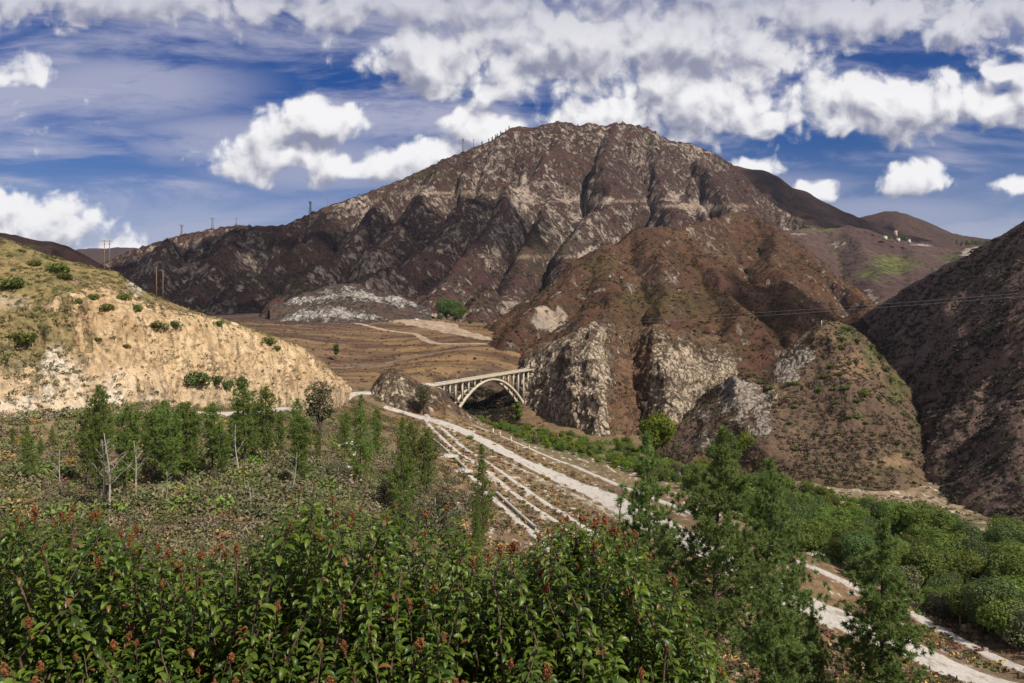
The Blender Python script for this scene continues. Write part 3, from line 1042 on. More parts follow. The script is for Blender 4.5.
# --- knoll with rock faces at right centre
def knoll():
    base = [(655, 452, 455), (690, 464, 418), (730, 470, 396), (772, 474, 382), (815, 480, 368), (860, 486, 356), (900, 492, 350), (935, 496, 362), (955, 490, 420)]
    low = [(668, 436, 470), (700, 435, 436), (738, 436, 412), (768, 444, 392), (812, 440, 396), (855, 440, 390), (893, 442, 390), (925, 452, 410), (945, 455, 470)]
    mid = [(685, 420, 484), (708, 410, 462), (738, 404, 440), (764, 412, 424), (800, 390, 446), (848, 388, 432), (884, 398, 440), (908, 415, 450), (930, 425, 520)]
    up = [(698, 405, 500), (716, 392, 486), (736, 378, 470), (766, 386, 480), (790, 362, 500), (832, 345, 484), (868, 362, 490), (892, 385, 500), (915, 400, 560)]
    crest = [(700, 403, 520), (718, 390, 505), (738, 377, 490), (768, 382, 510), (792, 345, 530), (824, 322, 520), (850, 326, 530), (876, 352, 545), (905, 385, 600)]
    back = [(720, 420, 640), (735, 410, 640), (755, 400, 640), (780, 395, 650), (800, 385, 660), (828, 370, 680), (855, 368, 690), (882, 380, 690), (910, 400, 700)]

    def noise(V, A):
        return 5.0 * fbm3(V / 26, 4, 2) + (1.6 + 2.6 * A[..., 0]) * fbm3(V / 8, 4, 14, .55, True)

    def extra(V, N, m):
        r = blob_mask(V, [(745, 400, 24, 22, 1.2), (762, 420, 12, 20, 1.1), (735, 385, 14, 10, 1.1), (786, 368, 14, 16, 1.1), (802, 355, 14, 12, .9), (705, 440, 25, 8, .5), (700, 415, 14, 10, .6)])
        m[..., 0] = np.maximum(m[..., 0], r)
        m[..., 1] = np.maximum(m[..., 1], blob_mask(V, [(846, 332, 14, 8, .8), (872, 352, 10, 14, .8), (898, 385, 10, 20, .8), (920, 425, 8, 18, .6), (880, 470, 26, 8, .5)]))
        m[..., 2] = np.maximum(m[..., 2], blob_mask(V, [(812, 333, 24, 10, .55), (890, 462, 20, 7, .8), (858, 365, 20, 16, .4), (780, 400, 6, 16, .4)]))
        return m
    return loft('knoll', [base, low, mid, up, crest, back], [(.0, .15, .1, .5), (.05, 0, 0, 1), (.05, 0, 0, 1), (.1, 0, 0, 1), (.15, .1, 0, .6), (0, 0, 0, 1)],
                330, [34, 36, 36, 30, 14], noise, 'knoll', 'scrubby conical knoll with grey rock faces at right centre', extra=extra)


KN = knoll()


# --- dark hillside on the right
def hillside():
    base = [(905, 502, 395), (940, 505, 340), (985, 515, 305), (1024, 528, 282), (1090, 548, 252), (1200, 590, 215)]
    m1 = [(908, 440, 500), (935, 432, 440), (980, 428, 392), (1024, 426, 352), (1090, 430, 320), (1200, 440, 280)]
    m2 = [(895, 385, 660), (925, 372, 590), (968, 352, 510), (1024, 330, 450), (1090, 310, 415), (1200, 290, 370)]
    m3 = [(878, 345, 830), (905, 325, 760), (950, 300, 660), (1024, 268, 560), (1090, 230, 510), (1200, 180, 450)]
    crest = [(862, 318, 1000), (890, 300, 920), (945, 268, 800), (1024, 227, 680), (1090, 180, 620), (1200, 100, 540)]
    back = [(862, 340, 1250), (890, 330, 1150), (945, 310, 1050), (1024, 280, 950), (1090, 240, 900), (1200, 190, 850)]

    def noise(V, A):
        return 9 * fbm3(V * np.array([.6, 1.2, .6]) / 60, 4, 44, .5, True) + 2.5 * fbm3(V / 12, 4, 15)

    def extra(V, N, m):
        m[..., 1] = np.maximum(m[..., 1], blob_mask(V, [(990, 330, 8, 6, .8), (1000, 285, 10, 5, .6), (960, 470, 26, 10, .5), (1000, 380, 16, 9, .3)]))
        return m
    return loft('hillside', [base, m1, m2, m3, crest, back], [(0, .2, 0, .3), (0, 0, 0, 1), (0.05, 0, 0, 1), (0.05, 0, 0, 1), (0, .1, 0, .5), (0, 0, 0, .5)],
                200, [50, 50, 45, 40, 12], noise, 'hillside', 'dark scrub covered hillside climbing at the right edge', extra=extra)


HS = hillside()


# --- low rocky knob at the left end of the bridge, and the rock at its right end
def knob(label, base, mid, crest, back, nu, amp, rock, mat='cliff', sc=4.0):
    def noise(V, A):
        return amp * (fbm3(V / (sc * 3), 4, 51) + .7 * fbm3(V / sc, 4, 53, .55, True))
    return loft('outcrop', [base, mid, crest, back], [(rock, .1, 0, .5), (rock, 0, 0, 1), (rock * .6, .1, .1, .5), (0, 0, 0, .5)], nu, [30, 30, 14], noise, mat, label, 'outcrop')


KB = knob('small brown rocky mound beside the left end of the bridge',
          [(362, 413, 478), (380, 418, 470), (405, 420, 466), (428, 414, 474), (446, 402, 498)],
          [(368, 396, 492), (382, 392, 482), (402, 394, 480), (420, 396, 486), (440, 394, 504)],
          [(374, 384, 505), (385, 370, 500), (393, 368, 498), (412, 378, 505), (436, 392, 515)],
          [(378, 392, 540), (388, 386, 540), (396, 386, 540), (412, 388, 540), (432, 394, 540)], 110, 1.6, .52)
knob('low rocky bank falling from the mound to the gorge under the arch',
     [(428, 414, 500), (445, 421, 495), (462, 428, 500), (478, 432, 520), (490, 432, 560)],
     [(432, 406, 515), (448, 410, 510), (464, 418, 516), (478, 424, 535), (490, 428, 570)],
     [(436, 399, 530), (450, 402, 528), (464, 411, 535), (478, 419, 550), (490, 426, 580)],
     [(440, 404, 570), (452, 408, 570), (466, 416, 575), (478, 424, 590), (490, 432, 610)], 90, 1.6, .75)
knob('small pointed rock standing behind the right end of the bridge',
     [(486, 378, 752), (515, 378, 738), (545, 377, 728), (568, 376, 722)],
     [(498, 370, 758), (520, 366, 745), (545, 362, 738), (564, 366, 736)],
     [(510, 364, 770), (530, 355, 762), (546, 347.5, 758), (560, 362, 750)],
     [(515, 364, 820), (532, 360, 820), (546, 356, 820), (560, 362, 820)], 90, 1.8, .6)
# grey white bluffs at the foot of the left mountain
def bluff(label, base, crest, back, nu=150):
    def noise(V, A):
        return 8 * fbm3(V * np.array([1, 1, .5]) / 45, 4, 61, .55, True) + 3 * fbm3(V / 14, 4, 63, .5, True)
    mid = [(a[0] * .5 + b[0] * .5, a[1] * .5 + b[1] * .5, a[2] * .6 + b[2] * .4) for a, b in zip(base, crest)]
    foot = [(a[0], a[1] + 22, a[2] * .90) for a in base]
    low = [(b[0], b[1] + 26, b[2] * 1.12) for b in back]
    return loft('bluff', [foot, base, mid, crest, back, low], [(0, .1, 0, .2), (.45, 0, 0, .8), (.75, 0, 0, 1), (.35, 0, 0, .8), (0, 0, 0, 1), (0, 0, 0, 0)], nu, [26, 26, 26, 16, 8], noise, 'bluff', label, 'bluff')


M['bluff'] = terrain_mat('grey_bluff',
                         [(.07, .045, .035), (.085, .055, .042), (.05, .035, .032), (.24, .18, .13)],
                         [(.40, .36, .32), (.32, .29, .26), (.17, .145, .13)],
                         [(.02, .02, .014), (.035, .036, .018), (.06, .065, .02)], 7, rock_bias=-.05, scrub_amt=.5, bump=.6, streak=(1, 1, .5), crack=.6)
bluff('long pale bluff with a peaked top at the foot of the left mountain',
      [(270, 308, 1290), (300, 308, 1270), (330, 305, 1260), (360, 304, 1260), (392, 306, 1270), (430, 312, 1290)],
      [(268, 316, 1330), (290, 303, 1340), (306, 295, 1340), (330, 288, 1340), (352, 283, 1350), (376, 294, 1340), (400, 304, 1330), (432, 320, 1320)],
      [(268, 322, 1480), (302, 306, 1480), (330, 302, 1480), (352, 300, 1480), (386, 306, 1480), (432, 322, 1480)])
bluff('lower rounded grey bluff standing on the edge of the field',
      [(278, 324, 1160), (300, 325, 1140), (330, 325, 1130), (360, 324, 1135), (388, 322, 1160)],
      [(276, 327, 1190), (290, 317, 1200), (308, 311, 1200), (330, 307, 1200), (354, 309, 1200), (374, 315, 1200), (390, 326, 1190)],
      [(276, 330, 1290), (305, 316, 1290), (330, 314, 1290), (358, 314, 1290), (390, 330, 1290)])


# ------------------------------------------------------------------ eroded mountains
def erode(z, cell, iters, c, kd=.02):
    H, Wd = z.shape
    N = H * Wd
    idx = np.arange(N).reshape(H, Wd)
    offs = [(-1, 0, 1), (1, 0, 1), (0, -1, 1), (0, 1, 1), (-1, -1, 1.4142), (-1, 1, 1.4142), (1, -1, 1.4142), (1, 1, 1.4142)]
    for it in range(iters):
        best = np.zeros((H, Wd)); rec = idx.copy(); dist = np.ones((H, Wd))
        zp = np.pad(z, 1, mode='edge'); ip = np.pad(idx, 1, mode='edge')
        for dy, dx, dd in offs:
            s = (z - zp[1 + dy:1 + dy + H, 1 + dx:1 + dx + Wd]) / dd
            b = s > best
            best[b] = s[b]; rec[b] = ip[1 + dy:1 + dy + H, 1 + dx:1 + dx + Wd][b]; dist[b] = dd
        order = np.argsort(z.ravel()).tolist()
        r = rec.ravel().tolist()
        A = [1.0] * N
        for k in reversed(order):
            rk = r[k]
            if rk != k:
                A[rk] += A[k]
        Fv = (c * np.sqrt(np.asarray(A)) / dist.ravel()).tolist()
        zz = z.ravel().tolist()
        for k in order:
            rk = r[k]
            if rk != k:
                f = Fv[k]
                zz[k] = (zz[k] + f * zz[rk]) / (1 + f)
        z = np.asarray(zz).reshape(H, Wd)
        zp = np.pad(z, 1, mode='edge')
        z = z + kd * (zp[:-2, 1:-1] + zp[2:, 1:-1] + zp[1:-1, :-2] + zp[1:-1, 2:] - 4 * z)
    return z, np.asarray(A).reshape(H, Wd)


def tents(X, Y, ridges, wx, wy):
    """highest of the ridges, each falling away on both sides. ridge: (points, slope, power)"""
    out = np.full(X.shape, -400.0)
    for pts, sl_, pw in ridges:
        Q = P3a(pts)
        best = np.full(X.shape, -1e9)
        for a, b in zip(Q[:-1], Q[1:]):
            d = b[:2] - a[:2]
            L2 = (d * d).sum()
            t = np.clip(((X + wx - a[0]) * d[0] + (Y + wy - a[1]) * d[1]) / L2, 0, 1)
            dist = np.hypot(X + wx - a[0] - t * d[0], Y + wy - a[1] - t * d[1])
            best = np.maximum(best, a[2] + t * (b[2] - a[2]) - sl_ * 300 * (dist / 300) ** pw)
        k = 14.0
        h = np.clip(.5 + .5 * (best - out) / k, 0, 1)
        out = out * (1 - h) + best * h + k * h * (1 - h)
    return out


def upsample(z, f):
    H, Wd = z.shape
    ys = np.linspace(0, H - 1, (H - 1) * f + 1); xs = np.linspace(0, Wd - 1, (Wd - 1) * f + 1)

    def cub(a, t, axis):
        i = np.clip(np.floor(t).astype(int), 0, a.shape[axis] - 2); fr = t - i
        g = lambda k: np.take(a, np.clip(i + k, 0, a.shape[axis] - 1), axis)
        sh = [1, 1]; sh[axis] = -1
        fr = fr.reshape(sh)
        p0, p1, p2, p3 = g(-1), g(0), g(1), g(2)
        return p1 + .5 * fr * (p2 - p0 + fr * (2 * p0 - 5 * p1 + 4 * p2 - p3 + fr * (3 * (p1 - p2) + p3 - p0)))
    return cub(cub(z, ys, 0), xs, 1)


def heightfield(name, label, cat, x0, x1, y0, y1, cell, ridges, er, up, mat, warp, fine, sil=None, floor=-140, masks=None, ulim=.9, dmin=0):
    nx = int((x1 - x0) / cell) + 1; ny = int((y1 - y0) / cell) + 1
    xs = x0 + np.arange(nx) * cell; ys = y0 + np.arange(ny) * cell
    X, Y = np.meshgrid(xs, ys)
    wa, wl = warp
    wx = wa * fbm2(X / wl, Y / wl, 4, 71); wy = wa * fbm2(X / wl, Y / wl, 4, 83)
    z = tents(X, Y, ridges, wx, wy)
    z = np.maximum(z, floor) + fine[0] * fbm2(X / fine[1], Y / fine[1], 5, 91)
    z, A = erode(z, cell, er[0], er[1], er[2])
    z = upsample(z, up); A = upsample(np.log(A), up)
    xs = np.linspace(xs[0], xs[-1], z.shape[1]); ys = np.linspace(ys[0], ys[-1], z.shape[0])
    X, Y = np.meshgrid(xs, ys)
    # small ribs and crags
    rg = 0
    for o_ in range(4):       # sharp crested ribs at four sizes
        k_ = fine[3] / 1.9 ** o_
        wob = .35 * fbm2(X / k_, Y / k_, 2, 120 + o_)
        rg = rg + .58 ** o_ * (.5 - np.abs(n2(X / k_ + wob + 7 * o_, Y / k_ - wob, 97 + o_) - .5) * 2)
    z = z + fine[2] * 1.5 * rg
    if sil is not None:
        sil_a = np.asarray(sil, float)
        for _ in range(2):
            q = z / Y; u = X / Y
            bins = np.clip(((u + .95) / 1.9 * 700).astype(int), 0, 699)
            mx = np.full(700, -9.0)
            np.maximum.at(mx, bins.ravel(), q.ravel())
            uc = (np.arange(700) + .5) / 700 * 1.9 - .95
            tgt = np.interp(uc, (sil_a[:, 0] - CX) / F, (CY - sil_a[:, 1]) / F)
            ratio = np.where(mx > .01, tgt / np.maximum(mx, .01), 1)
            ratio = np.clip(ratio, .5, 1.6)
            ker = np.ones(5) / 5
            ratio = np.convolve(np.pad(ratio, 2, mode='edge'), ker, 'valid')
            f = np.interp(u, uc, ratio)
            z = np.where(z > 0, z * f, z)
    gy, gx = np.gradient(z, ys[1] - ys[0])
    sl_ = np.hypot(gx, gy)
    V = np.stack([X, Y, z], -1)
    Nn = np.stack([-gx, -gy, np.ones_like(gx)], -1)
    Nn /= np.linalg.norm(Nn, axis=2, keepdims=True)
    mask = np.zeros(V.shape)
    mask[..., 0] = np.clip((sl_ - .75) / .6, 0, .6)
    mask[..., 1] = np.clip((A - 3.2) / 4, 0, .35)
    if masks is not None:
        mask = masks(V, mask, sl_, A)
    nr, nc = X.shape
    i = np.arange(nr - 1)[:, None] * nc + np.arange(nc - 1)[None]
    q = np.stack([i, i + 1, i + nc + 1, i + nc], -1).reshape(-1, 4)
    keep = (np.abs(X / Y) < ulim).ravel() & (z > floor + 12).ravel() & (Y > dmin).ravel()
    q = q[keep[q].all(1)]
    used = np.unique(q)
    rm = np.full(nr * nc, -1); rm[used] = np.arange(len(used))
    Vf = V.reshape(-1, 3)[used]
    o = obj(name, mesh_np(name, Vf, [rm[q]], M[mat], True, {'mask': mask.reshape(-1, 3)[used]}))
    tag(o, label, cat, None, 'structure')
    HILLS[label] = (Vf, Nn.reshape(-1, 3)[used], mask.reshape(-1, 3)[used])
    return xs, ys, z


SKY_MAIN = [(-100, 300), (40, 292), (110, 260), (122, 254), (150, 244), (180, 235), (210, 229), (236, 225), (262, 226), (285, 225), (310, 213), (330, 205), (360, 195), (400, 180), (430, 166), (446, 158), (470, 149),
            (490, 141), (497, 137), (504, 131), (514, 127), (520, 126), (532, 128), (545, 124), (562, 121), (570, 123), (578, 125.5), (590, 122.5), (604, 126), (618, 122), (632, 124), (642, 126.5), (653, 128), (655, 133), (664, 137), (672, 141), (690, 143), (706, 149), (722, 157), (735, 166), (748, 178), (762, 194), (780, 208), (800, 218), (830, 231), (860, 246), (900, 268), (1100, 330)]


def mountain():
    R = [
        # skyline
        ([(20, 300, 2200), (122, 256, 2350), (180, 236, 2400), (236, 225, 2400), (285, 224, 2420), (330, 205, 2450), (400, 180, 2520), (446, 160, 2560), (497, 137, 2620), (520, 126, 2680), (562, 121, 2720), (618, 122, 2800), (655, 130, 2900), (700, 148, 2950), (735, 166, 2950), (765, 190, 2900), (800, 214, 2800)], 1.05, .97),
        # the long dark spur in front, from below the summit down to the bluffs
        ([(562, 121, 2720), (535, 165, 2450), (500, 186, 2250), (455, 214, 2050), (410, 242, 1850), (370, 266, 1680), (320, 290, 1520), (280, 306, 1400)], .82, .97),
        # brown spur above the gravel yard
        ([(500, 186, 2250), (505, 215, 2050), (480, 240, 1850), (450, 268, 1640), (420, 292, 1450), (405, 312, 1300)], .86, .97),
        ([(545, 190, 2350), (545, 222, 2080), (530, 255, 1800), (505, 285, 1500), (495, 315, 1250)], .86, .97),
        ([(618, 122, 2800), (612, 165, 2500), (600, 205, 2200), (575, 240, 1900), (560, 275, 1600), (545, 310, 1300)], .86, .97),
        ([(655, 130, 2900), (662, 170, 2600), (668, 205, 2250), (690, 225, 2000), (700, 250, 1800)], .86, .97),
        ([(700, 148, 2950), (715, 180, 2700), (740, 205, 2450), (760, 225, 2250), (790, 250, 2000)], .86, .97),
        ([(446, 160, 2560), (430, 195, 2300), (400, 222, 2150), (372, 245, 2000)], .9, .97),
        ([(400, 180, 2520), (375, 215, 2300), (340, 245, 2100), (300, 272, 1850)], .88, .97),
        ([(330, 205, 2450), (300, 240, 2200), (265, 268, 1900), (240, 295, 1600)], .86, .97),
        ([(236, 225, 2400), (225, 250, 2200), (205, 275, 1900), (190, 300, 1600)], .82, .97),
        ([(180, 236, 2400), (165, 258, 2150), (150, 280, 1900)], .86, .97),
    ]

    def masks(V, m, sl_, A):
        spots = [(525, 188, 12, 20, .7), (500, 198, 10, 6, .6), (540, 200, 10, 6, .6), (592, 200, 36, 5, .8), (576, 215, 9, 16, .6), (700, 208, 22, 7, 1.0), (735, 212, 14, 8, .7), (672, 198, 9, 9, .7),
                 (590, 257, 17, 8, .95), (428, 190, 14, 6, .7), (460, 192, 24, 3, .7), (495, 225, 14, 8, .5), (455, 236, 12, 8, .6), (490, 262, 12, 14, .65), (640, 145, 14, 10, .6), (645, 155, 10, 14, .6), (470, 285, 40, 8, .4), (440, 318, 40, 6, .7), (500, 308, 30, 10, .7), (540, 318, 22, 12, .8),
                 (205, 272, 16, 9, .55), (300, 250, 14, 14, .45), (340, 235, 14, 14, .45), (180, 262, 14, 6, .4), (380, 290, 20, 12, .5), (690, 165, 30, 14, .4), (730, 190, 20, 14, .4), (620, 185, 30, 30, .25), (570, 160, 50, 20, .18)]
        b = blob_mask(V, spots)
        m[..., 0] = np.maximum(m[..., 0] * .85, b * .95)
        m[..., 2] = blob_mask(V, [(452, 193, 44, 1.6, .7), (600, 201, 48, 1.6, .8), (695, 206, 52, 1.8, .8), (575, 257, 60, 1.3, .6), (500, 196, 30, 1.4, .5)])
        m[..., 1] = np.maximum(m[..., 1], blob_mask(V, [(430, 175, 30, 4, .6), (560, 235, 20, 20, .4), (540, 245, 20, 25, .3), (290, 285, 60, 10, .4), (650, 140, 6, 10, .8)]))
        return m
    return heightfield('mountain', 'broad brown rocky mountain dominating the middle of the view', 'mountain', -2050, 2050, 1150, 3500, 11.0, R, (30, .021, .014), 2,
                       'mountain', (55, 320), (60, 260, 11.0, 80), SKY_MAIN, -60, masks, .82, 1180)


MT = mountain()


def foothill():
    R = [
        ([(742, 209, 1500), (722, 218, 1420), (690, 228, 1300), (660, 224, 1180), (640, 222, 1130), (610, 245, 1030), (580, 268, 960), (550, 292, 900), (520, 316, 860), (505, 335, 820)], .80, .97),
        ([(742, 209, 1500), (768, 228, 1430), (800, 256, 1330), (830, 280, 1230), (860, 302, 1130)], .72, .97),
        ([(640, 222, 1130), (660, 255, 1000), (668, 285, 900), (665, 312, 810), (655, 334, 740)], .72, .97),
        ([(690, 228, 1300), (712, 262, 1100), (735, 290, 950), (742, 318, 830), (735, 345, 760)], .72, .97),
        ([(768, 228, 1430), (775, 262, 1200), (788, 290, 1040), (800, 315, 900), (805, 345, 800)], .72, .97),
        ([(610, 245, 1030), (612, 280, 900), (600, 310, 800), (592, 330, 720)], .6, .97),
        ([(860, 302, 1130), (870, 330, 980), (880, 350, 850)], .5, .97),
    ]

    def masks(V, m, sl_, A):
        m[..., 0] = np.maximum(m[..., 0] * .8, blob_mask(V, [(545, 320, 26, 14, .75), (570, 300, 12, 10, .5), (600, 310, 16, 10, .4), (740, 335, 20, 8, .4), (640, 235, 14, 4, .3), (555, 290, 8, 8, .6)]))
        m[..., 1] = np.maximum(m[..., 1], blob_mask(V, [(680, 305, 50, 12, .3), (650, 300, 30, 8, .5), (600, 265, 20, 8, .3)]))
        return m
    return heightfield('foothill', 'reddish brown foothill in front of the mountain', 'hill', -120, 880, 640, 1750, 5.0, R, (20, .014, .014), 2,
                       'foothill', (26, 120), (16, 80, 3.4, 30), None, -90, masks, .9, 700)


FH = foothill()


def midhills():
    R = [
        ([(742, 235, 2500), (800, 228, 2700), (845, 224, 2750), (875, 238, 2700), (905, 243, 2650), (945, 246, 2700), (985, 243, 2800), (1060, 243, 2900)], .42, .97),
        ([(800, 228, 2700), (800, 255, 2250), (815, 275, 1900), (830, 300, 1600)], .45, .97),
        ([(845, 224, 2750), (862, 250, 2350), (880, 268, 2000), (885, 290, 1700)], .42, .97),
        ([(905, 243, 2650), (918, 258, 2300), (905, 280, 1900), (880, 300, 1550)], .42, .97),
        ([(985, 243, 2800), (955, 262, 2350), (930, 280, 1900)], .42, .97),
    ]

    def masks(V, m, sl_, A):
        m[..., 0] = np.maximum(m[..., 0] * .6, blob_mask(V, [(972, 252, 12, 5, .9), (870, 297, 8, 8, .8), (835, 246, 10, 5, .6), (925, 245, 16, 1.5, .8), (795, 234, 12, 1.5, .7)]))
        m[..., 1] = np.maximum(m[..., 1], blob_mask(V, [(892, 266, 18, 9, 1.0), (868, 275, 12, 5, .9), (910, 262, 10, 5, .7), (955, 258, 14, 5, .6), (815, 228, 20, 3, .6)]))
        return m
    heightfield('hill', 'purplish brown hills with a green patch filling the far side valley', 'hill', 350, 2300, 1400, 3300, 15.0, R, (12, .018, .02), 2, 'midhill', (40, 260), (16, 120, 3, 50), None, -60, masks, .9, 1400)


M['midhill'] = terrain_mat('valley_hills',
                           [(.072, .040, .036), (.085, .055, .045), (.055, .036, .036), (.26, .19, .13)],
                           [(.32, .27, .22), (.26, .22, .19), (.15, .12, .10)],
                           [(.022, .024, .016), (.04, .044, .02), (.13, .15, .03)], 15, rock_bias=-.12, scrub_amt=.5, bump=.5)
midhills()


def far_range(label, crest, depth, drop, mat, nz, seed, name='hill'):
    lines = [[(a, r + drop, depth * .72) for a, r in crest], [(a, r + drop * .5, depth * .86) for a, r in crest], [(a, r, depth) for a, r in crest], [(a, r + drop * .35, depth * 1.25) for a, r in crest]]

    def noise(V, A):
        return nz * (fbm3(V * np.array([1, .7, .7]) / (nz * 9), 5, seed, .55, True) + .4 * fbm3(V / (nz * 2.4), 4, seed + 5))
    loft(name, lines, [(0, .1, 0, .6), (.1, .1, 0, 1), (.1, .1, 0, .35), (0, 0, 0, 1)], 260, [36, 36, 10], noise, mat, label, 'hill', smooth_u=3)


far_range('dark peaked ridge behind the right shoulder of the mountain', [(690, 165), (735, 168), (748, 171), (765, 173), (778, 179), (790, 189), (805, 193), (818, 201), (830, 206), (845, 214), (862, 219), (880, 226), (900, 233), (940, 246), (990, 262)], 3600, 70, 'mountain', 38, 5)
far_range('low pyramid shaped far hill at the head of the side valley', [(800, 235), (850, 221), (868, 216), (886, 212), (897, 211.5), (908, 215), (925, 222), (945, 231), (962, 236), (985, 240), (1040, 243), (1120, 246)], 4600, 45, 'mountain', 40, 9)
far_range('brown hill peeking over the left slope', [(-120, 220), (-30, 230), (0, 235), (25, 239), (50, 243), (68, 249), (85, 258), (130, 280)], 1500, 60, 'mountain', 16, 21)
far_range('distant bluish range on the left horizon', [(40, 262), (66, 256), (78, 250), (92, 248.5), (105, 249.5), (118, 248), (135, 249), (170, 255), (220, 262)], 7500, 30, 'mountain', 60, 31)


# ------------------------------------------------------------------ unseen clouds added out of frame to shade left mountain, right hillside and far ridge
def shade_clouds():
    m, t = new_mat('shade_cloud')
    d = t.node('ShaderNodeBsdfDiffuse'); d.inputs[0].default_value = (.85, .85, .87, 1)
    tr = t.node('ShaderNodeBsdfTranslucent'); tr.inputs[0].default_value = (.8, .8, .82, 1)
    mx = t.node('ShaderNodeMixShader'); mx.inputs[0].default_value = .35
    t.l.new(d.outputs[0], mx.inputs[1]); t.l.new(tr.outputs[0], mx.inputs[2])
    tp = t.node('ShaderNodeBsdfTransparent')
    thin = t.ss(t.noise(pos(t), 1 / 260, 5, .6), .35, .65, .30, .75)
    m2 = t.node('ShaderNodeMixShader')
    t.l.new(thin, m2.inputs[0]); t.l.new(mx.outputs[0], m2.inputs[1]); t.l.new(tp.outputs[0], m2.inputs[2])
    out = t.node('ShaderNodeOutputMaterial'); t.l.new(m2.outputs[0], out.inputs[0])
    import bmesh
    for i, (T, H, rx, ry, rot, lab) in enumerate([((-700, 1900, 220), 1900, 620, 520, .2, 'unseen cumulus cloud added to shade the left side of the mountain'),
                                                  ((640, 640, 90), 1900, 430, 170, 2.1, 'unseen cumulus cloud added to shade the right hillside'), ((1450, 3700, 520), 2400, 420, 700, -.5, 'unseen cumulus cloud added to shade the dark ridge behind the mountain')]):
        c = Vector(T) + to_sun * ((H - T[2]) / to_sun.z)
        bm = bmesh.new(); bmesh.ops.create_icosphere(bm, subdivisions=5, radius=1)
        me = bpy.data.meshes.new('cloud'); bm.to_mesh(me); bm.free()
        co = np.zeros(len(me.vertices) * 3); me.vertices.foreach_get('co', co); co = co.reshape(-1, 3)
        co = co * (1 + .55 * fbm3(co * 1.7 + i * 9, 5, 40 + i, .6))[:, None]
        co[:, 2] = np.where(co[:, 2] < 0, co[:, 2] * .35, co[:, 2])
        me.vertices.foreach_set('co', co.ravel()); me.materials.append(m)
        me.polygons.foreach_set('use_smooth', np.ones(len(me.polygons), bool))
        o = obj('cloud', me); o.location = c; o.scale = (rx, ry, 220); o.rotation_euler = (0, 0, rot)
        tag(o, lab, 'cloud', None, 'stuff')


shade_clouds()


def haze():
    m, t = new_mat('air')
    v = t.node('ShaderNodeVolumePrincipled')
    v.inputs['Color'].default_value = (.62, .72, .95, 1)
    v.inputs['Density'].default_value = 1.7e-5
    v.inputs['Anisotropy'].default_value = .2
    out = t.node('ShaderNodeOutputMaterial'); t.l.new(v.outputs[0], out.inputs['Volume'])
    b = MB(); b.box((0, 4900, 405), (22000, 10400, 1130))
    o = b.build('haze', m); tag(o, 'thin bluish air between the viewpoint and the far ranges', 'haze', None, 'stuff')


haze()


# ------------------------------------------------------------------ scattered scrub (ground cover nobody could count)
def clump(nq, seed, flat=.7, size=.34):
    """leafy dome of nq diamond leaves, unit radius"""
    r = np.random.default_rng(seed)
    d = r.normal(size=(nq, 3)); d[:, 2] = np.abs(d[:, 2]) * .9 + .05
    d /= np.linalg.norm(d, axis=1, keepdims=True)
    c = d * (r.uniform(.45, 1.0, (nq, 1))) * np.array([1, 1, flat])
    nrm = d + r.normal(scale=.6, size=(nq, 3)); nrm /= np.linalg.norm(nrm, axis=1, keepdims=True)
    ref = r.normal(size=(nq, 3))
    a = np.cross(nrm, ref); a /= np.linalg.norm(a, axis=1, keepdims=True)
    b = np.cross(nrm, a)
    s = size * r.uniform(.6, 1.3, (nq, 1))
    V = np.stack([c + a * s, c + b * s * .55, c - a * s, c - b * s * .55], 1).reshape(-1, 3)
    return V, np.arange(nq * 4).reshape(-1, 4)


def scatter(name, label, cat, P, sizes, tints, nq, seed, flat=.7, leaf=.34, kind='stuff', mat='scrub'):
    """one mesh of many clumps. P (n,3)"""
    n = len(P)
    r = np.random.default_rng(seed)
    temps = [clump(nq, seed * 10 + k, flat, leaf) for k in range(6)]
    which = r.integers(0, 6, n)
    Vs = []; Fs = []; Cs = []; off = 0
    for k, (tv, tf) in enumerate(temps):
        sel = np.where(which == k)[0]
        if not len(sel): continue
        ang = r.uniform(0, 6.28, len(sel))
        ca, sa = np.cos(ang)[:, None], np.sin(ang)[:, None]
        st = sizes[sel][:, None] * r.uniform(.8, 1.25, (len(sel), 1))
        x = (tv[None, :, 0] * ca - tv[None, :, 1] * sa) * st
        y = (tv[None, :, 0] * sa + tv[None, :, 1] * ca) * st
        zz = tv[None, :, 2] * sizes[sel][:, None]
        V = np.stack([x, y, zz], -1) + P[sel][:, None]
        Vs.append(V.reshape(-1, 3))
        Fs.append((tf[None] + (np.arange(len(sel)) * len(tv))[:, None, None] + off).reshape(-1, 4))
        Cs.append(np.repeat(tints[sel], len(tv), 0))
        off += len(sel) * len(tv)
    o = obj(name, mesh_np(name, np.concatenate(Vs), [np.concatenate(Fs)], M[mat], False, {'tint': np.concatenate(Cs)}))
    return tag(o, label, cat, None, kind)


def pick_tints(n, pal, wts, r, jit=.25):
    pal = np.asarray(pal); i = r.choice(len(pal), n, p=np.asarray(wts) / sum(wts))
    return pal[i] * r.uniform(1 - jit, 1 + jit, (n, 1))


def on_loft(H, n, r, rockmax=.55, vlim=(0, .9), dens=None):
    V, N, m = H
    i = r.uniform(vlim[0], vlim[1], n) * (V.shape[0] - 2); j = r.uniform(0, 1, n) * (V.shape[1] - 2)
    ii = i.astype(int); jj = j.astype(int)
    P = V[ii, jj] + (V[ii + 1, jj] - V[ii, jj]) * (i - ii)[:, None] + (V[ii, jj + 1] - V[ii, jj]) * (j - jj)[:, None]
    rk = m[ii, jj, 0]
    keep = r.uniform(size=n) > np.clip((rk - .1) / rockmax, 0, .97)
    cl = n2(P[:, 0] / 14, P[:, 1] / 14 + P[:, 2] / 9, 3)
    keep &= r.uniform(size=n) < np.clip(cl * 1.7 - .15, .1, 1)
    return P[keep], m[ii, jj][keep]


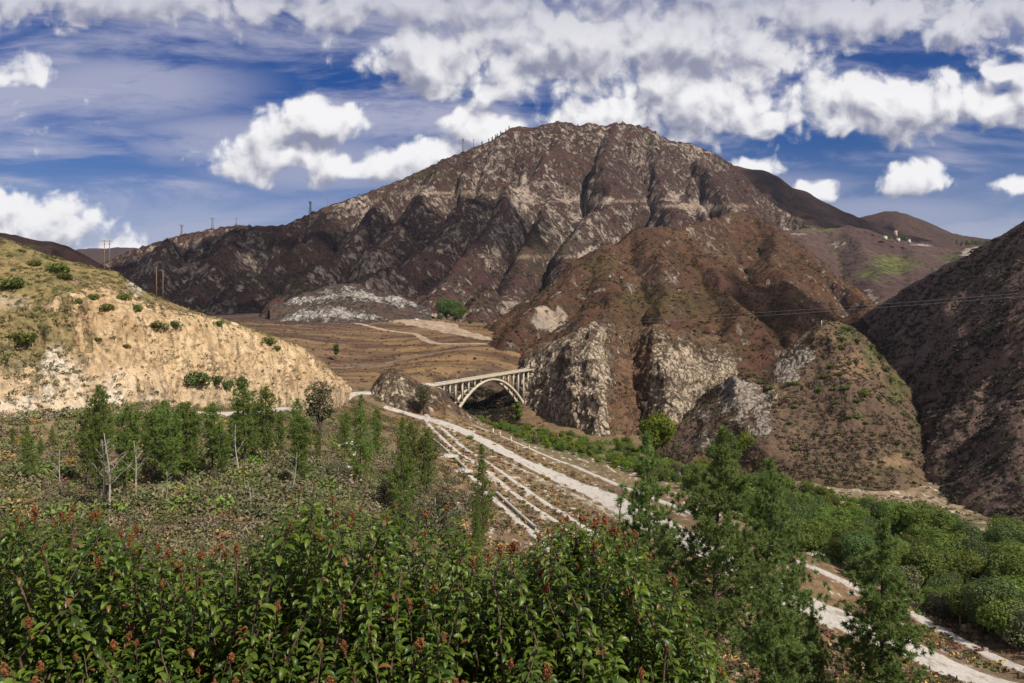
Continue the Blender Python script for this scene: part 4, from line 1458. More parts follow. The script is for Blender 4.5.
DRY = [(.10, .075, .05), (.075, .05, .04), (.14, .11, .07), (.055, .055, .025), (.085, .09, .03), (.16, .12, .05)]


def hill_scrub():
    r = np.random.default_rng(5)
    P, m = on_loft(LH, 9500, r, 1.05)
    scatter('scrub', 'olive and tan brush covering the ochre hill', 'scrub', P, r.uniform(.35, 1.25, len(P)), pick_tints(len(P), [(.13, .11, .05), (.16, .13, .07), (.10, .085, .05), (.085, .11, .03), (.20, .16, .06)], [3, 2, 2, 2.6, 1.3], r), 26, 1, .75, .26)
    P, m = on_loft(KN, 6500, r, .7)
    scatter('scrub', 'grey brown brush covering the conical knoll', 'scrub', P, r.uniform(.6, 1.7, len(P)), pick_tints(len(P), [(.085, .06, .045), (.06, .05, .03), (.11, .085, .06), (.06, .075, .025)], [3, 2, 2, 1.0], r), 18, 2)
    P, m = on_loft(HS, 12500, r, .7)
    scatter('scrub', 'dark brush covering the right hillside', 'scrub', P, r.uniform(.8, 2.4, len(P)) * np.clip(P[:, 1] / 420, .8, 1.7), pick_tints(len(P), [(.06, .045, .04), (.045, .042, .026), (.085, .065, .055), (.05, .06, .025)], [3, 2, 2, 1], r), 16, 3)
    P, m = on_loft(CL, 2600, r, .75)
    scatter('scrub', 'dark brush growing in the gullies of the cliffs', 'scrub', P, r.uniform(.7, 2.0, len(P)), pick_tints(len(P), [(.07, .04, .028), (.045, .05, .02), (.10, .07, .045), (.05, .065, .02)], [3, 2, 1, 1], r), 16, 4)
    # foothill and mountain
    for lab, n, s, name, pal in (('reddish brown foothill in front of the mountain', 20000, (1.0, 2.7), 'brush dotting the reddish foothill', [(.055, .04, .022), (.10, .055, .03), (.04, .042, .018), (.07, .075, .022), (.13, .085, .045)]),
                                 ('broad brown rocky mountain dominating the middle of the view', 26000, (2.2, 4.8), 'dark brush dotting the big mountain', [(.045, .03, .025), (.03, .03, .02), (.06, .042, .034), (.04, .046, .02)])):
        V, N, m = HILLS[lab]
        front = N[:, 1] < .25
        idx = np.where(front & (np.abs(V[:, 0] / V[:, 1]) < .72))[0]
        wgt = 1 / V[idx, 1] ** 1.6
        idx = r.choice(idx, n, p=wgt / wgt.sum())
        P = V[idx] + r.normal(scale=(2, 2, 0), size=(n, 3))
        keep = r.uniform(size=n) > m[idx, 0] * 1.2
        P = P[keep]
        scatter('scrub', name, 'scrub', P, r.uniform(*s, len(P)) * (1.0 if s[0] < 2 else 1) , pick_tints(len(P), pal, [3, 2, 2, 1, 1][:len(pal)], r), 9 if s[0] < 2 else 5, 5 if s[0] < 2 else 6, .6, .5)


hill_scrub()


def ground_scrub():
    r = np.random.default_rng(15)

    def region(n, pxr, Dr, smin, smax, pal, wts, lab, nq, seed, poly=None, avoid=1.2, leaf=.30, flat=.8, cl=(1.7, -.2), csc=9.):
        l = np.exp(r.uniform(math.log(Dr[0]), math.log(Dr[1]), n))
        px = r.uniform(*pxr, n)
        x = (px - CX) / F * l
        if poly is not None:
            k = poly(px, l); x, l, px = x[k], l[k], px[k]
        k = road_dist(x, l) > avoid
        k &= r.uniform(size=len(x)) < np.clip(n2(x / csc, l / csc, seed) * cl[0] + cl[1], .06, 1)
        x, l = x[k], l[k]
        P = np.stack([x, l, gz(x, l) - .05], 1)
        scatter('brush', lab, 'brush', P, r.uniform(smin, smax, len(P)) , pick_tints(len(P), pal, wts, r), nq, seed, flat, leaf)
    # left bench
    region(9500, (-90, 440), (60, 340), .6, 2.0, [(.19, .155, .10), (.14, .12, .075), (.155, .155, .065), (.24, .17, .09), (.11, .115, .05), (.19, .09, .065), (.34, .24, .07)], [3, 3, 3, 2, 3, .9, .5], 'dry grey and olive brush on the bench below the road cut', 80, 21, lambda p, l: ~((p > 400) & (l > 300)), leaf=.15, flat=.95, cl=(2.4, 0.0))
    # terrace
    region(26000, (395, 1110), (120, 480), .40, 1.25, [(.15, .11, .065), (.10, .08, .05), (.15, .06, .045), (.38, .26, .10), (.10, .115, .04), (.26, .19, .10)], [3.2, 3, 1.3, 1.5, 1.8, 1.6], 'low straw and russet weeds between the old road tracks', 18, 22,
           lambda p, l: (l < 185) | (p < 470 + (470 - l) * .9), .5, .42, .7, (1.9, -.05), 7.)
    # field beyond the bridge
    region(3000, (150, 560), (600, 1180), .8, 2.2, [(.08, .05, .032), (.12, .08, .04), (.055, .045, .025), (.18, .12, .055)], [3, 3, 2, 1.5], 'low brown brush on the field beyond the bridge', 8, 23, None, 4, .5, .6)
    # tall grey olive brush in front of the pines
    region(900, (215, 475), (125, 300), 1.6, 3.6, [(.14, .13, .075), (.11, .11, .055), (.17, .145, .095), (.13, .15, .05)], [3, 3, 2, 1], 'tall grey olive thicket in front of the full pines', 170, 26, None, 2, .11, 1.1)
    region(2600, (-90, 440), (125, 330), 1.0, 3.4, [(.13, .145, .05), (.09, .12, .035), (.175, .16, .09), (.20, .155, .10), (.13, .19, .04), (.26, .18, .07)], [3, 2.5, 3, 2, 1.3, .7], 'mixed green and grey shrubs filling the bench up to the road cut', 130, 28, lambda p, l: ~((p > 395) & (l > 280)), 2, .12, 1.0, (2.2, -.4), 16.)
    region(900, (330, 445), (300, 505), .8, 2.4, [(.10, .10, .045), (.08, .085, .03), (.15, .115, .07), (.11, .14, .035), (.17, .07, .05)], [3, 2.5, 3, 1.3, .8], 'dark brush on the slope below the rocky mound', 70, 29, None, 1.5, .14, 1.0, (2.2, -.1), 14.)
    region(700, (458, 520), (592, 684), 1.5, 3.2, [(.022, .022, .013), (.03, .024, .016), (.018, .024, .010)], [3, 2, 2], 'near-black brush added as shade in the gorge behind the arch', 60, 30, None, 1, .2, 1.0, (0, 1))  # brush added to darken the gorge; its tints carry the shade
    region(1300, (-90, 500), (84, 155), .9, 2.5, [(.15, .135, .075), (.11, .115, .05), (.20, .16, .11), (.13, .155, .05), (.21, .10, .06)], [3, 2.5, 2.5, 1.6, .6], 'tall tangled grey and olive brush behind the foreground shrubs', 190, 31, None, 1, .085, 1.15, (2.2, -.1), 12.)
    # green understorey between the riverside trees
    region(5200, (476, 1110), (150, 620), 1.5, 3.6, [(.075, .125, .025), (.10, .155, .03), (.06, .10, .03), (.15, .18, .03)], [3, 3, 2, 1.3], 'green undergrowth filling the riverside thicket', 90, 27,
           lambda p, l: (l < np.interp(p, [470, 520, 600, 640, 720, 850, 1020, 1110], [620, 600, 545, 505, 425, 332, 258, 235])) & (l > np.interp(p, [470, 530, 640, 760, 823, 900, 1024, 1110], [590, 480, 360, 258, 224, 196, 160, 140])), 2.5, .14, 1.0, (0, 1))
    # wash at the foot of the right hills
    region(1500, (700, 1110), (285, 420), .5, 1.5, [(.12, .10, .06), (.09, .11, .035), (.15, .13, .07), (.11, .08, .06)], [2, 3, 1.5, 1.5], 'pale green and grey brush along the dry wash', 22, 24)
    # right slope
    region(3500, (420, 1110), (28, 140), .3, 1.1, [(.12, .085, .05), (.09, .075, .04), (.2, .14, .06), (.07, .075, .035)], [3, 2, 2, 2], 'dry weeds on the slope under the tall pines', 30, 25)


ground_scrub()


# ------------------------------------------------------------------ trees
def needles(C, D, n, L, wd, r, spread=1.0):
    """n needle blades per tuft at C pointing about D"""
    N = len(C)
    d = np.repeat(D, n, 0) * .5 + r.normal(scale=.62 * spread, size=(N * n, 3))
    d /= np.linalg.norm(d, axis=1, keepdims=True)
    c = np.repeat(C, n, 0) + r.normal(scale=L * .14, size=(N * n, 3))
    ref = r.normal(size=(N * n, 3))
    a = np.cross(d, ref); a /= np.linalg.norm(a, axis=1, keepdims=True) + 1e-9
    ln = L * r.uniform(.6, 1.2, (N * n, 1))
    V = np.stack([c - a * wd * .5, c + a * wd * .5, c + d * ln + a * wd * .18, c + d * ln - a * wd * .18], 1).reshape(-1, 3)
    return V, np.arange(N * n * 4).reshape(-1, 4)


def make_pine(h, rad, bare, seed, nb, nper, L, wd, mat, tuft_step=.5, taper='pine', bark='bark', lean=.25):
    """returns trunk mesh, crown mesh"""
    r = np.random.default_rng(seed)
    mb = MB()
    tt = np.linspace(0, 1, 12)
    bend = r.normal(scale=lean, size=2); ph = r.uniform(0, 6)
    tr = np.stack([bend[0] * tt * tt * h * .06 + .12 * np.sin(tt * 5 + ph), bend[1] * tt * tt * h * .06 + .12 * np.cos(tt * 4 + ph) - .12 * math.cos(ph), tt * h], 1)
    tr[:, :2] -= tr[0, :2]
    tr[0, 2] = -.8
    tr[-1, 2] = h * .975
    mb.tube(tr, np.maximum(.012 * h * (1 - tt) ** .9 + .02, .02), 7)
    C = []; Dv = []
    for k in range(nb):
        t = bare + (1 - bare) * ((k + r.uniform(0, 1)) / nb) ** .92
        if taper == 'pine':
            s = min(1, (1 - t) * 1.65 + .07) * (.62 + .38 * min(1, (t - bare) / .25 + .3))
        else:
            s = min(1, (1 - t) * 4.5 + .22) * (.55 + .45 * min(1, (t - bare) / .15 + .2))
        ln = rad * s * r.uniform(.38, 1.28)
        az = k * 2.39996 + r.normal(scale=.5)
        el = r.normal(.18 + .5 * (t - .5), .18)
        base = np.array([np.interp(t, tt, tr[:, 0]), np.interp(t, tt, tr[:, 1]), t * h * .975])
        m = 6
        f = np.linspace(0, 1, m)
        br = base + np.stack([math.cos(az) * ln * f, math.sin(az) * ln * f, ln * (math.sin(el) * f + .25 * f * f)], 1)
        mb.tube(br, np.linspace(.012 + .012 * ln, .008, m), 3, False)
        nt = max(2, int(ln / tuft_step))
        for q in range(nt):
            ff = .30 + .72 * (q + r.uniform()) / nt
            p = base + np.array([math.cos(az) * ln * ff, math.sin(az) * ln * ff, ln * (math.sin(el) * ff + .25 * ff * ff)])
            w2 = .30 * ln * (1.1 - abs(ff - .6))
            for side in (r.integers(0, 2, 2) if ln > 1.0 else [0]):
                lat = r.normal(scale=w2)
                pp = p + np.array([-math.sin(az) * lat, math.cos(az) * lat, r.normal(scale=.10 * ln + .05)])
                C.append(pp)
                dd = np.array([math.cos(az), math.sin(az), .75]) + np.array([-math.sin(az), math.cos(az), 0]) * np.sign(lat) * .5
                Dv.append(dd / np.linalg.norm(dd))
    C.append(tr[-1]); Dv.append(np.array([0, 0, 1.0]))
    V, Fq = needles(np.array(C), np.array(Dv), nper, L, wd, r)
    crown = mesh_np('crown', V, [Fq], M[mat])
    return mb.mesh('trunk', M[bark], True), crown


def place_tree(name, meshes, loc, rz, sc, label, cat='tree', group=None, sxy=1.0):
    e = empty(name, tuple(loc), rz)
    e.scale = (sc * sxy, sc * sxy, sc)
    tag(e, label, cat, group)
    obj('trunk', meshes[0], e)
    obj('crown', meshes[1], e)
    return e


def gpt(px, D):
    x = (px - CX) / F * D
    return np.array([x, D, float(gz([x], [D])[0])])


def pines():
    near = [make_pine(21, 4.4, 0.22, 101, 109, 48, 0.33, .06, 'leaf_pine', .32),
            make_pine(21, 3.3, 0.18, 102, 105, 48, 0.33, .06, 'leaf_pine', .32),
            make_pine(16, 3.2, 0.06, 103, 96, 48, 0.33, .06, 'leaf_pine', .32),
            make_pine(12, 2.4, 0.03, 104, 86, 48, 0.31, .06, 'leaf_pine', .32)]

    def put(k, px, toprow, D, base_h, label, sxy=1.0, rz=0):
        p = gpt(px, D)
        top = (CY - toprow) / F * D
        place_tree('pine_tree', near[k], p, rz, (top - p[2]) / base_h, label, sxy=sxy)
    put(1, 651, 428, 80, 21, 'dark pine with a slim crown, furthest left of the tall pines beside the old road', .85, 1)
    put(0, 716, 424, 63, 21, 'tallest broad pine with a bare lower trunk showing above the shrubs', .95, 2)
    put(0, 776, 456, 72, 21, 'wide dense pine just right of the tallest pine', .80, 4)
    put(2, 880, 515, 57, 16, 'lone full pine at lower right with the pale road behind it', .98, 0.4)
    put(3, 775, 575, 50, 12, 'short bushy pine below the wide dense pine', 1.0, 1.2)
    put(3, 812, 610, 62, 12, 'small ragged pine at the foot of the wide dense pine', .8, 2.5)
    sp = make_pine(12, 1.5, .3, 108, 20, 22, .40, .05, 'leaf_pine', .6)
    p = gpt(617, 105)
    place_tree('pine_tree', sp, p, 0, ((CY - 482) / F * 105 - p[2]) / 12, 'thin sparse young pine standing in front of the pale road', sxy=.9)
    # mid distance pines on the left
    mid = [make_pine(20, 2.1, .22, 201 + k, 80, 17, .60, .11, 'leaf_pine_young', .5, 'col') for k in range(3)]
    wide = [make_pine(20, 3.0, .13, 211 + k, 72, 15, .64, .11, 'leaf_pine_young', .5, 'pine') for k in range(2)]
    L = [  # px, toprow, baserow, D, kind, sxy, label
        (29, 425, 500, 150, 'w', .9, 'dark stocky pine nearest the left edge below the road'),
        (52, 425, 470, 185, 'w', .9, 'short round dark pine beside the stocky pine at the left'),
        (88, 408, 490, 150, 'c', 1.1, 'pale green slim pine with a leaning bare trunk'),
        (99, 384, 505, 130, 'c', .8, 'tall thin dark pine rising in front of the road cut at the left'),
        (124, 405, 505, 140, 'c', 1.0, 'greyish thin pine among the bare trunks'),
        (154, 405, 480, 160, 'c', 1.0, 'slim pine at the left end of the tight pine group'),
        (170, 408, 500, 150, 'c', .95, 'second slim pine from the left in the tight pine group'),
        (185, 402, 492, 155, 'c', 1.2, 'fullest slim pine at the right end of the tight pine group'),
        (212, 402, 475, 165, 'c', .9, 'single slim pine between the tight group and the road cut bushes'),
        (222, 425, 480, 162, 'c', 1.1, 'shorter pine leaning against the single slim pine'),
        (245, 382, 468, 180, 'c', 1.2, 'tall dense pine right below the dark bushes of the road cut'),
        (267, 386, 462, 185, 'c', 1.0, 'slim pine just right of the tall dense pine'),
        (297, 398, 455, 190, 'c', .7, 'thin short pine left of the olive tree'),
        (303, 415, 488, 160, 'c', 1.1, 'broad short pine in front of the olive tree'),
        (361, 394, 472, 195, 'w', 1.0, 'full rounded pine left of the rocky mound'),
        (402, 416, 505, 170, 'w', .95, 'full pine with a dark bare trunk below the rocky mound'),
        (427, 428, 472, 230, 'c', 1.2, 'small tapering pine close to the concrete slabs'),
        (482, 443, 528, 195, 'w', .95, 'lone pine standing between the pale tracks'),
    ]
    for i, (px, tr, br, D, kd, sxy, lab) in enumerate(L):
        p = gpt(px, D)
        top = (CY - tr) / F * D
        hgt = max(top - p[2], 5)
        me = mid[i % 3] if kd == 'c' else wide[i % 2]
        place_tree('pine_tree', me, p, i * 1.7, hgt / 20, lab, sxy=sxy * 20 / hgt * min(1.0, hgt / 16))
    extra = [(12, 432, 178, 'small dark pine at the very left edge under the golden bush'), (40, 440, 172, 'little pine between the stocky pine and the short round pine'), (110, 412, 172, 'pine hidden behind the tall thin dark pine'), (134, 410, 176, 'thin pine in the gap left of the tight pine group'), (146, 418, 168, 'low pine at the front left of the tight pine group'), (162, 400, 182, 'tall back pine in the tight pine group'),
             (178, 405, 170, 'third slim pine of the tight pine group'), (194, 412, 178, 'smaller pine trailing right of the tight pine group'), (233, 412, 190, 'short pine under the dark bushes of the road cut'), (256, 400, 196, 'thin pine squeezed between two slim pines below the cut'), (281, 410, 200, 'small pine under the end of the dark bushes'), (345, 412, 240, 'small pine at the tip of the road cut'),
             (378, 408, 260, 'pine peeking over the full rounded pine'), (412, 422, 230, 'thin pine touching the small tapering pine'), (318, 430, 215, 'short pine in front of the feathery olive tree')]
    for i, (px, tr, D, lab) in enumerate(extra):
        p = gpt(px, D); hgt = max((CY - tr) / F * D - p[2], 5)
        place_tree('pine_tree', mid[(i + 1) % 3], p, i * 2.3 + .7, hgt / 20, lab, sxy=[.8, 1.05, .65, .9][i % 4] * 20 / hgt * min(1.0, hgt / 16))
    # two pine tufts low in front of the lone pine
    for i, (px, tr, D, lab) in enumerate([(478, 488, 150, 'waist-high round pine sapling with two balls of needles below the lone pine'), (392, 517, 150, 'small pine sapling left of the low rounded saplings'), (478, 520, 140, 'small pine sapling in front of the dry brush, middle of three')]):
        p = gpt(px, D); hgt = (CY - tr) / F * D - p[2]
        place_tree('pine_sapling', wide[i % 2], p, i, hgt / 20, lab, 'sapling', sxy=.5)


pines()


def leaf_ball_tree(h, rad, seed, nl, size, mat, lobes=9, flat=.8, trunk_h=.25, bark='bark'):
    r = np.random.default_rng(seed)
    mb = MB()
    mb.tube([(0, 0, -.6), (.05, .03, h * .25), (.1, -.05, h * .6), (.1, 0, h * .85)], [.03 * h, .024 * h, .015 * h, .005 * h], 6)
    cs = []
    for k in range(lobes):
        a = k * 2.4 + r.normal(scale=.4); t = (k + .5) / lobes
        rr = rad * .62 * math.sqrt(1 - (2 * t - 1) ** 2 * .75) * r.uniform(.7, 1.1)
        c = np.array([math.cos(a) * rr, math.sin(a) * rr, h * (trunk_h + (1 - trunk_h) * (.2 + .68 * t))])
        cs.append((c, rad * r.uniform(.34, .56)))
        mb.tube([(0, 0, h * (.1 + .3 * t)), tuple(c * .55 + np.array([0, 0, h * .14])), tuple(c)], [.012 * h, .008 * h, .003 * h], 4, False)
    per = nl // lobes
    C = []; Dn = []
    for c, lr in cs:
        d = r.normal(size=(per, 3)); d /= np.linalg.norm(d, axis=1, keepdims=True)
        lump = .75 + .5 * n3(d * 2.3 + c, seed)
        C.append(c + d * (lr * lump * r.uniform(.55, 1.05, per) ** .5)[:, None] * np.array([1, 1, flat])); Dn.append(d)
    C = np.concatenate(C); Dn = np.concatenate(Dn)
    n = len(C)
    nrm = Dn * .7 + np.array([0, 0, .35]) + r.normal(scale=.55, size=(n, 3)); nrm /= np.linalg.norm(nrm, axis=1, keepdims=True)
    a = np.cross(nrm, r.normal(size=(n, 3))); a /= np.linalg.norm(a, axis=1, keepdims=True)
    b = np.cross(nrm, a)
    s = size * r.uniform(.6, 1.35, (n, 1))
    V = np.stack([C + a * s, C + b * s * .5, C - a * s, C - b * s * .5], 1).reshape(-1, 3)
    return mb.mesh('trunk', M[bark], True), mesh_np('crown', V, [np.arange(n * 4).reshape(-1, 4)], M[mat])


def woods():
    r = np.random.default_rng(33)
    kinds = [leaf_ball_tree(8, 5.2, 301, 8500, .22, 'leaf_green', 12, .8, .1), leaf_ball_tree(8, 4.9, 302, 8500, .22, 'leaf_green', 13, .8, .1), leaf_ball_tree(7.5, 4.9, 303, 8500, .22, 'leaf_deep', 12, .8, .1),
             leaf_ball_tree(7, 4.4, 304, 6500, .22, 'leaf_lime', 10, .8, .1), leaf_ball_tree(8.5, 5.0, 305, 8500, .22, 'leaf_deep', 12, .8, .1), leaf_ball_tree(6, 4.4, 306, 6000, .23, 'leaf_olive', 10, .8, .1)]
    top_edge = np.array([(470, 420), (520, 425), (560, 430), (600, 435), (640, 440), (700, 456), (790, 482), (860, 498), (930, 514), (980, 528), (1024, 543), (1120, 570)], float)
    bot_edge = np.array([(470, 426), (500, 434), (530, 446), (580, 462), (640, 482), (700, 506), (760, 532), (823, 562), (900, 600), (960, 628), (1024, 658), (1120, 705)], float)
    pts = []
    for lo_px, hi_px, quota, sp in ((476, 690, 110, 4.6), (690, 1075, 300, 4.1)):
        tries = 0
        while len(pts) < quota and tries < 30000:
            tries += 1
            px = r.uniform(lo_px, hi_px)
            a = np.interp(px, top_edge[:, 0], top_edge[:, 1]); b = np.interp(px, bot_edge[:, 0], bot_edge[:, 1])
            row = r.uniform(a, b)
            D = 62.5 / (row - CY) * F          # the wood floor is flat here
            x = (px - CX) / F * D
            if any((x - q[0]) ** 2 + (D - q[1]) ** 2 < sp * sp for q in pts): continue
            if road_dist(np.array([x]), np.array([D]))[0] < 3.2: continue
            pts.append((x, D, px, row))
    pts.sort(key=lambda q: q[1])
    for i, (x, D, px, row) in enumerate(pts):
        z = float(gz([x], [D])[0])
        if D > 380:
            k = r.choice([0, 3, 3, 3, 3, 0]); s = r.uniform(.55, .95)
        else:
            k = r.choice([0, 1, 2, 4, 3, 0, 1], p=[.22, .2, .2, .18, .05, .08, .07]); s = r.choice([.6, .75, .85, 1.0, 1.2]) * r.uniform(.9, 1.1)
        if D > 300: s *= .8
        if r.uniform() < .05: k = 5
        lab = {3: 'rounded yellow green tree in the riverside thicket', 5: 'olive grey tree in the riverside thicket'}.get(int(k), 'rounded green tree in the riverside thicket')
        place_tree('riverside_tree', kinds[int(k)], (x, D, z), r.uniform(0, 6), s, lab, group={3: 'yellow green riverside trees', 5: 'olive riverside trees'}.get(int(k), 'green riverside trees'))
    # singled out trees
    lime = leaf_ball_tree(12, 5, 311, 4200, .34, 'leaf_lime', 10)
    for px, tr, D, sxy, lab in [(657, 414, 430, 1.0, 'bright lime tree glowing at the foot of the cliffs'), (745, 432, 400, .6, 'pale feathery lime tree left of the conical knoll')]:
        p = gpt(px, D); place_tree('lime_tree', lime, p, 1, ((CY - tr) / F * D - p[2]) / 12, lab, sxy=sxy)
    thin = leaf_ball_tree(14, 2.4, 312, 2400, .34, 'leaf_green', 9)
    p = gpt(517, 560); place_tree('poplar_tree', thin, p, 1, ((CY - 399) / F * 560 - p[2]) / 14, 'slim yellow green tree at the right foot of the arch')
    p = gpt(475, 735); place_tree('round_tree', kinds[0], p, 1, ((CY - 357) / F * 735 - p[2]) / 8, 'round green tree standing just behind the bridge deck')
    # olive feathery tree in front of the cut, dark pair in the field
    ol = leaf_ball_tree(15, 4.2, 313, 2200, .36, 'leaf_olive', 12)
    p = gpt(320, 260); place_tree('olive_tree', ol, p, 1, ((CY - 381) / F * 260 - p[2]) / 15, 'feathery olive tree in front of the pale end of the road cut')
    p = gpt(424, 470); place_tree('olive_tree', ol, p, 2, ((CY - 383) / F * 470 - p[2]) / 15, 'scraggly olive tree on the slope right of the rocky mound')
    go = leaf_ball_tree(6, 2.8, 315, 3600, .14, 'leaf_olive', 10, .9, .05, 'bark_pale')
    for i, (px, tr, D, lab) in enumerate([(338, 462, 190, 'grey olive shrubby tree below the full rounded pine'), (384, 480, 175, 'grey olive shrubby tree in front of the bare pine trunk'), (436, 490, 172, 'grey olive shrubby tree left of the lone pine'), (352, 505, 140, 'grey olive shrubby tree just above the pointed shrub'), (286, 470, 165, 'grey olive shrubby tree left of the broad short pine'), (118, 478, 150, 'grey olive shrubby tree among the bare white trunks'), (215, 478, 160, 'grey olive shrubby tree below the single slim pine'), (410, 505, 150, 'grey olive shrubby tree at the foot of the pale track slope')]):
        p = gpt(px, D); place_tree('olive_tree', go, p, i * 1.9, max((CY - tr) / F * D - p[2], 3) / 6, lab, sxy=[1, .8, 1.15][i % 3])
    dk = leaf_ball_tree(17, 4.2, 314, 2600, .5, 'leaf_deep', 8)
    p = gpt(336, 780); place_tree('field_tree', dk, p, 2, ((CY - 343) / F * 780 - p[2]) / 17, 'lone dark tree standing in the brown field', sxy=.8)
    # dark grove by the yard
    gl = [(440, 314, 1230, 'leftmost dark bushy tree of the grove beside the gravel yard'), (447, 300, 1290, 'tall dark tree at the back of the yard grove'), (462, 308, 1240, 'broad green tree in front of the yard grove'), (478, 303, 1290, 'dark tree at the right end of the yard grove'),
          (455, 303, 1310, 'dark tree in the middle of the yard grove'), (490, 307, 1300, 'low dark bush trailing right of the yard grove'), (408, 305, 1290, 'small bright green tree at the back of the gravel yard'), (388, 313, 1270, 'small pale green conifer left of the gravel yard'), (470, 322, 1150, 'low dark shrub at the front of the yard grove')]
    for i, (px, tr, D, lab) in enumerate(gl):
        p = gpt(px, D); hh = (CY - tr) / F * D - p[2]
        hh = max(hh, 6)
        place_tree('grove_tree', kinds[[2, 4, 1, 2, 4, 2, 0, 0, 2][i]], p, i, hh / 8, lab)


woods()


def dead_tree(h, seed, mat='bark_pale', nb=9):
    r = np.random.default_rng(seed)
    mb = MB()
    t = np.linspace(0, 1, 9)
    ln = r.normal(scale=.10, size=2)
    tr = np.stack([ln[0] * h * t + .15 * np.sin(t * 6 + seed), ln[1] * h * t + .12 * np.cos(t * 5), t * h], 1)
    tr[0, 2] = -.5
    mb.tube(tr, .013 * h * (1 - t) + .035, 6)
    br = MB()
    for k in range(nb):
        f = r.uniform(.35, .95); az = r.uniform(0, 6.28); L = h * .22 * (1.15 - f) * r.uniform(.7, 1.5)
        b = np.array([np.interp(f, t, tr[:, c]) for c in range(3)])
        s = np.linspace(0, 1, 5)
        pth = b + np.stack([math.cos(az) * L * s + .05 * L * np.sin(s * 9), math.sin(az) * L * s, L * s * r.uniform(.5, 1.3)], 1)
        br.tube(pth, np.linspace(.045, .018, 5), 4)
        for q in range(2):
            f2 = r.uniform(.4, .9); b2 = b + (pth[-1] - b) * f2; a2 = az + r.normal(scale=.8)
            s2 = np.linspace(0, 1, 3)
            br.tube(b2 + np.stack([math.cos(a2) * L * .45 * s2, math.sin(a2) * L * .45 * s2, L * .4 * s2], 1), np.linspace(.028, .012, 3), 3)
    return mb.mesh('trunk', M[mat], True), br.mesh('branches', M[mat], True)


def dead_trees():
    base = [dead_tree(10, 400 + k) for k in range(4)]
    T = [(105, 438, 130, 'leaning bare white trunk leftmost among the pines'), (111, 432, 128, 'tallest bare white trunk under the greyish thin pine'), (119, 440, 140, 'bare forked grey trunk right of the tallest white trunk'), (137, 440, 135, 'straight bare white trunk between two pine groups'),
         (166, 470, 128, 'long thin dead trunk leaning right below the tight pine group'), (128, 517, 95, 'stubby dead white snag poking up behind the shrubs'), (292, 452, 150, 'pale dead tree with curved branches left of the broad short pine'), (252, 480, 128, 'small pinkish dead tree standing in dry brush'), (238, 425, 165, 'dead twiggy tree beside the single slim pine'), (60, 450, 140, 'thin dead stem at the left below the stocky pine')]
    for i, (px, tr, D, lab) in enumerate(T):
        p = gpt(px, D); hh = max((CY - tr) / F * D - p[2], 2)
        m = base[i % 4]
        e = empty('dead_tree', tuple(p), i * 1.3); e.scale = (hh / 10 * .8 + .2,) * 2 + (hh / 10,)
        if 'leaning right' in lab: e.rotation_euler = (0, .22, 0)
        if 'leaning bare' in lab: e.rotation_euler = (0, .15, 0)
        tag(e, lab, 'dead tree')
        obj('trunk', m[0], e); obj('branches', m[1], e)


dead_trees()


# ------------------------------------------------------------------ single bushes
def make_bush(seed, nl, size, mat):
    r = np.random.default_rng(seed)
    cs = [(np.array([0, 0, .42]), .55)] + [(np.array([math.cos(k * 1.26 + r.normal(scale=.3)) * .5, math.sin(k * 1.26) * .5, r.uniform(.25, .6)]), r.uniform(.3, .46)) for k in range(6)]
    C = []; Dn = []
    per = nl // len(cs)
    for c, lr in cs:
        d = r.normal(size=(per, 3)); d /= np.linalg.norm(d, axis=1, keepdims=True)
        C.append(c + d * (lr * r.uniform(.5, 1.1, (per, 1)) ** .5)); Dn.append(d)
    C = np.concatenate(C); Dn = np.concatenate(Dn); n = len(C)
    C[:, 2] = np.maximum(C[:, 2], -.15)
    nrm = Dn + r.normal(scale=.6, size=(n, 3)); nrm /= np.linalg.norm(nrm, axis=1, keepdims=True)
    a = np.cross(nrm, r.normal(size=(n, 3))); a /= np.linalg.norm(a, axis=1, keepdims=True); b = np.cross(nrm, a)
    s = size * r.uniform(.6, 1.3, (n, 1))
    V = np.stack([C + a * s, C + b * s * .55, C - a * s, C - b * s * .55], 1).reshape(-1, 3)
    return mesh_np('bush', V, [np.arange(n * 4).reshape(-1, 4)], M[mat])


def nearest_on(H, px, row):
    V = H[0].reshape(-1, 3)
    p = CX + F * V[:, 0] / V[:, 1]; q = CY - F * V[:, 2] / V[:, 1]
    d = (p - px) ** 2 + (q - row) ** 2
    c = np.where(d < d.min() + 4)[0]
    return V[c[np.argmin(V[c, 1])]]


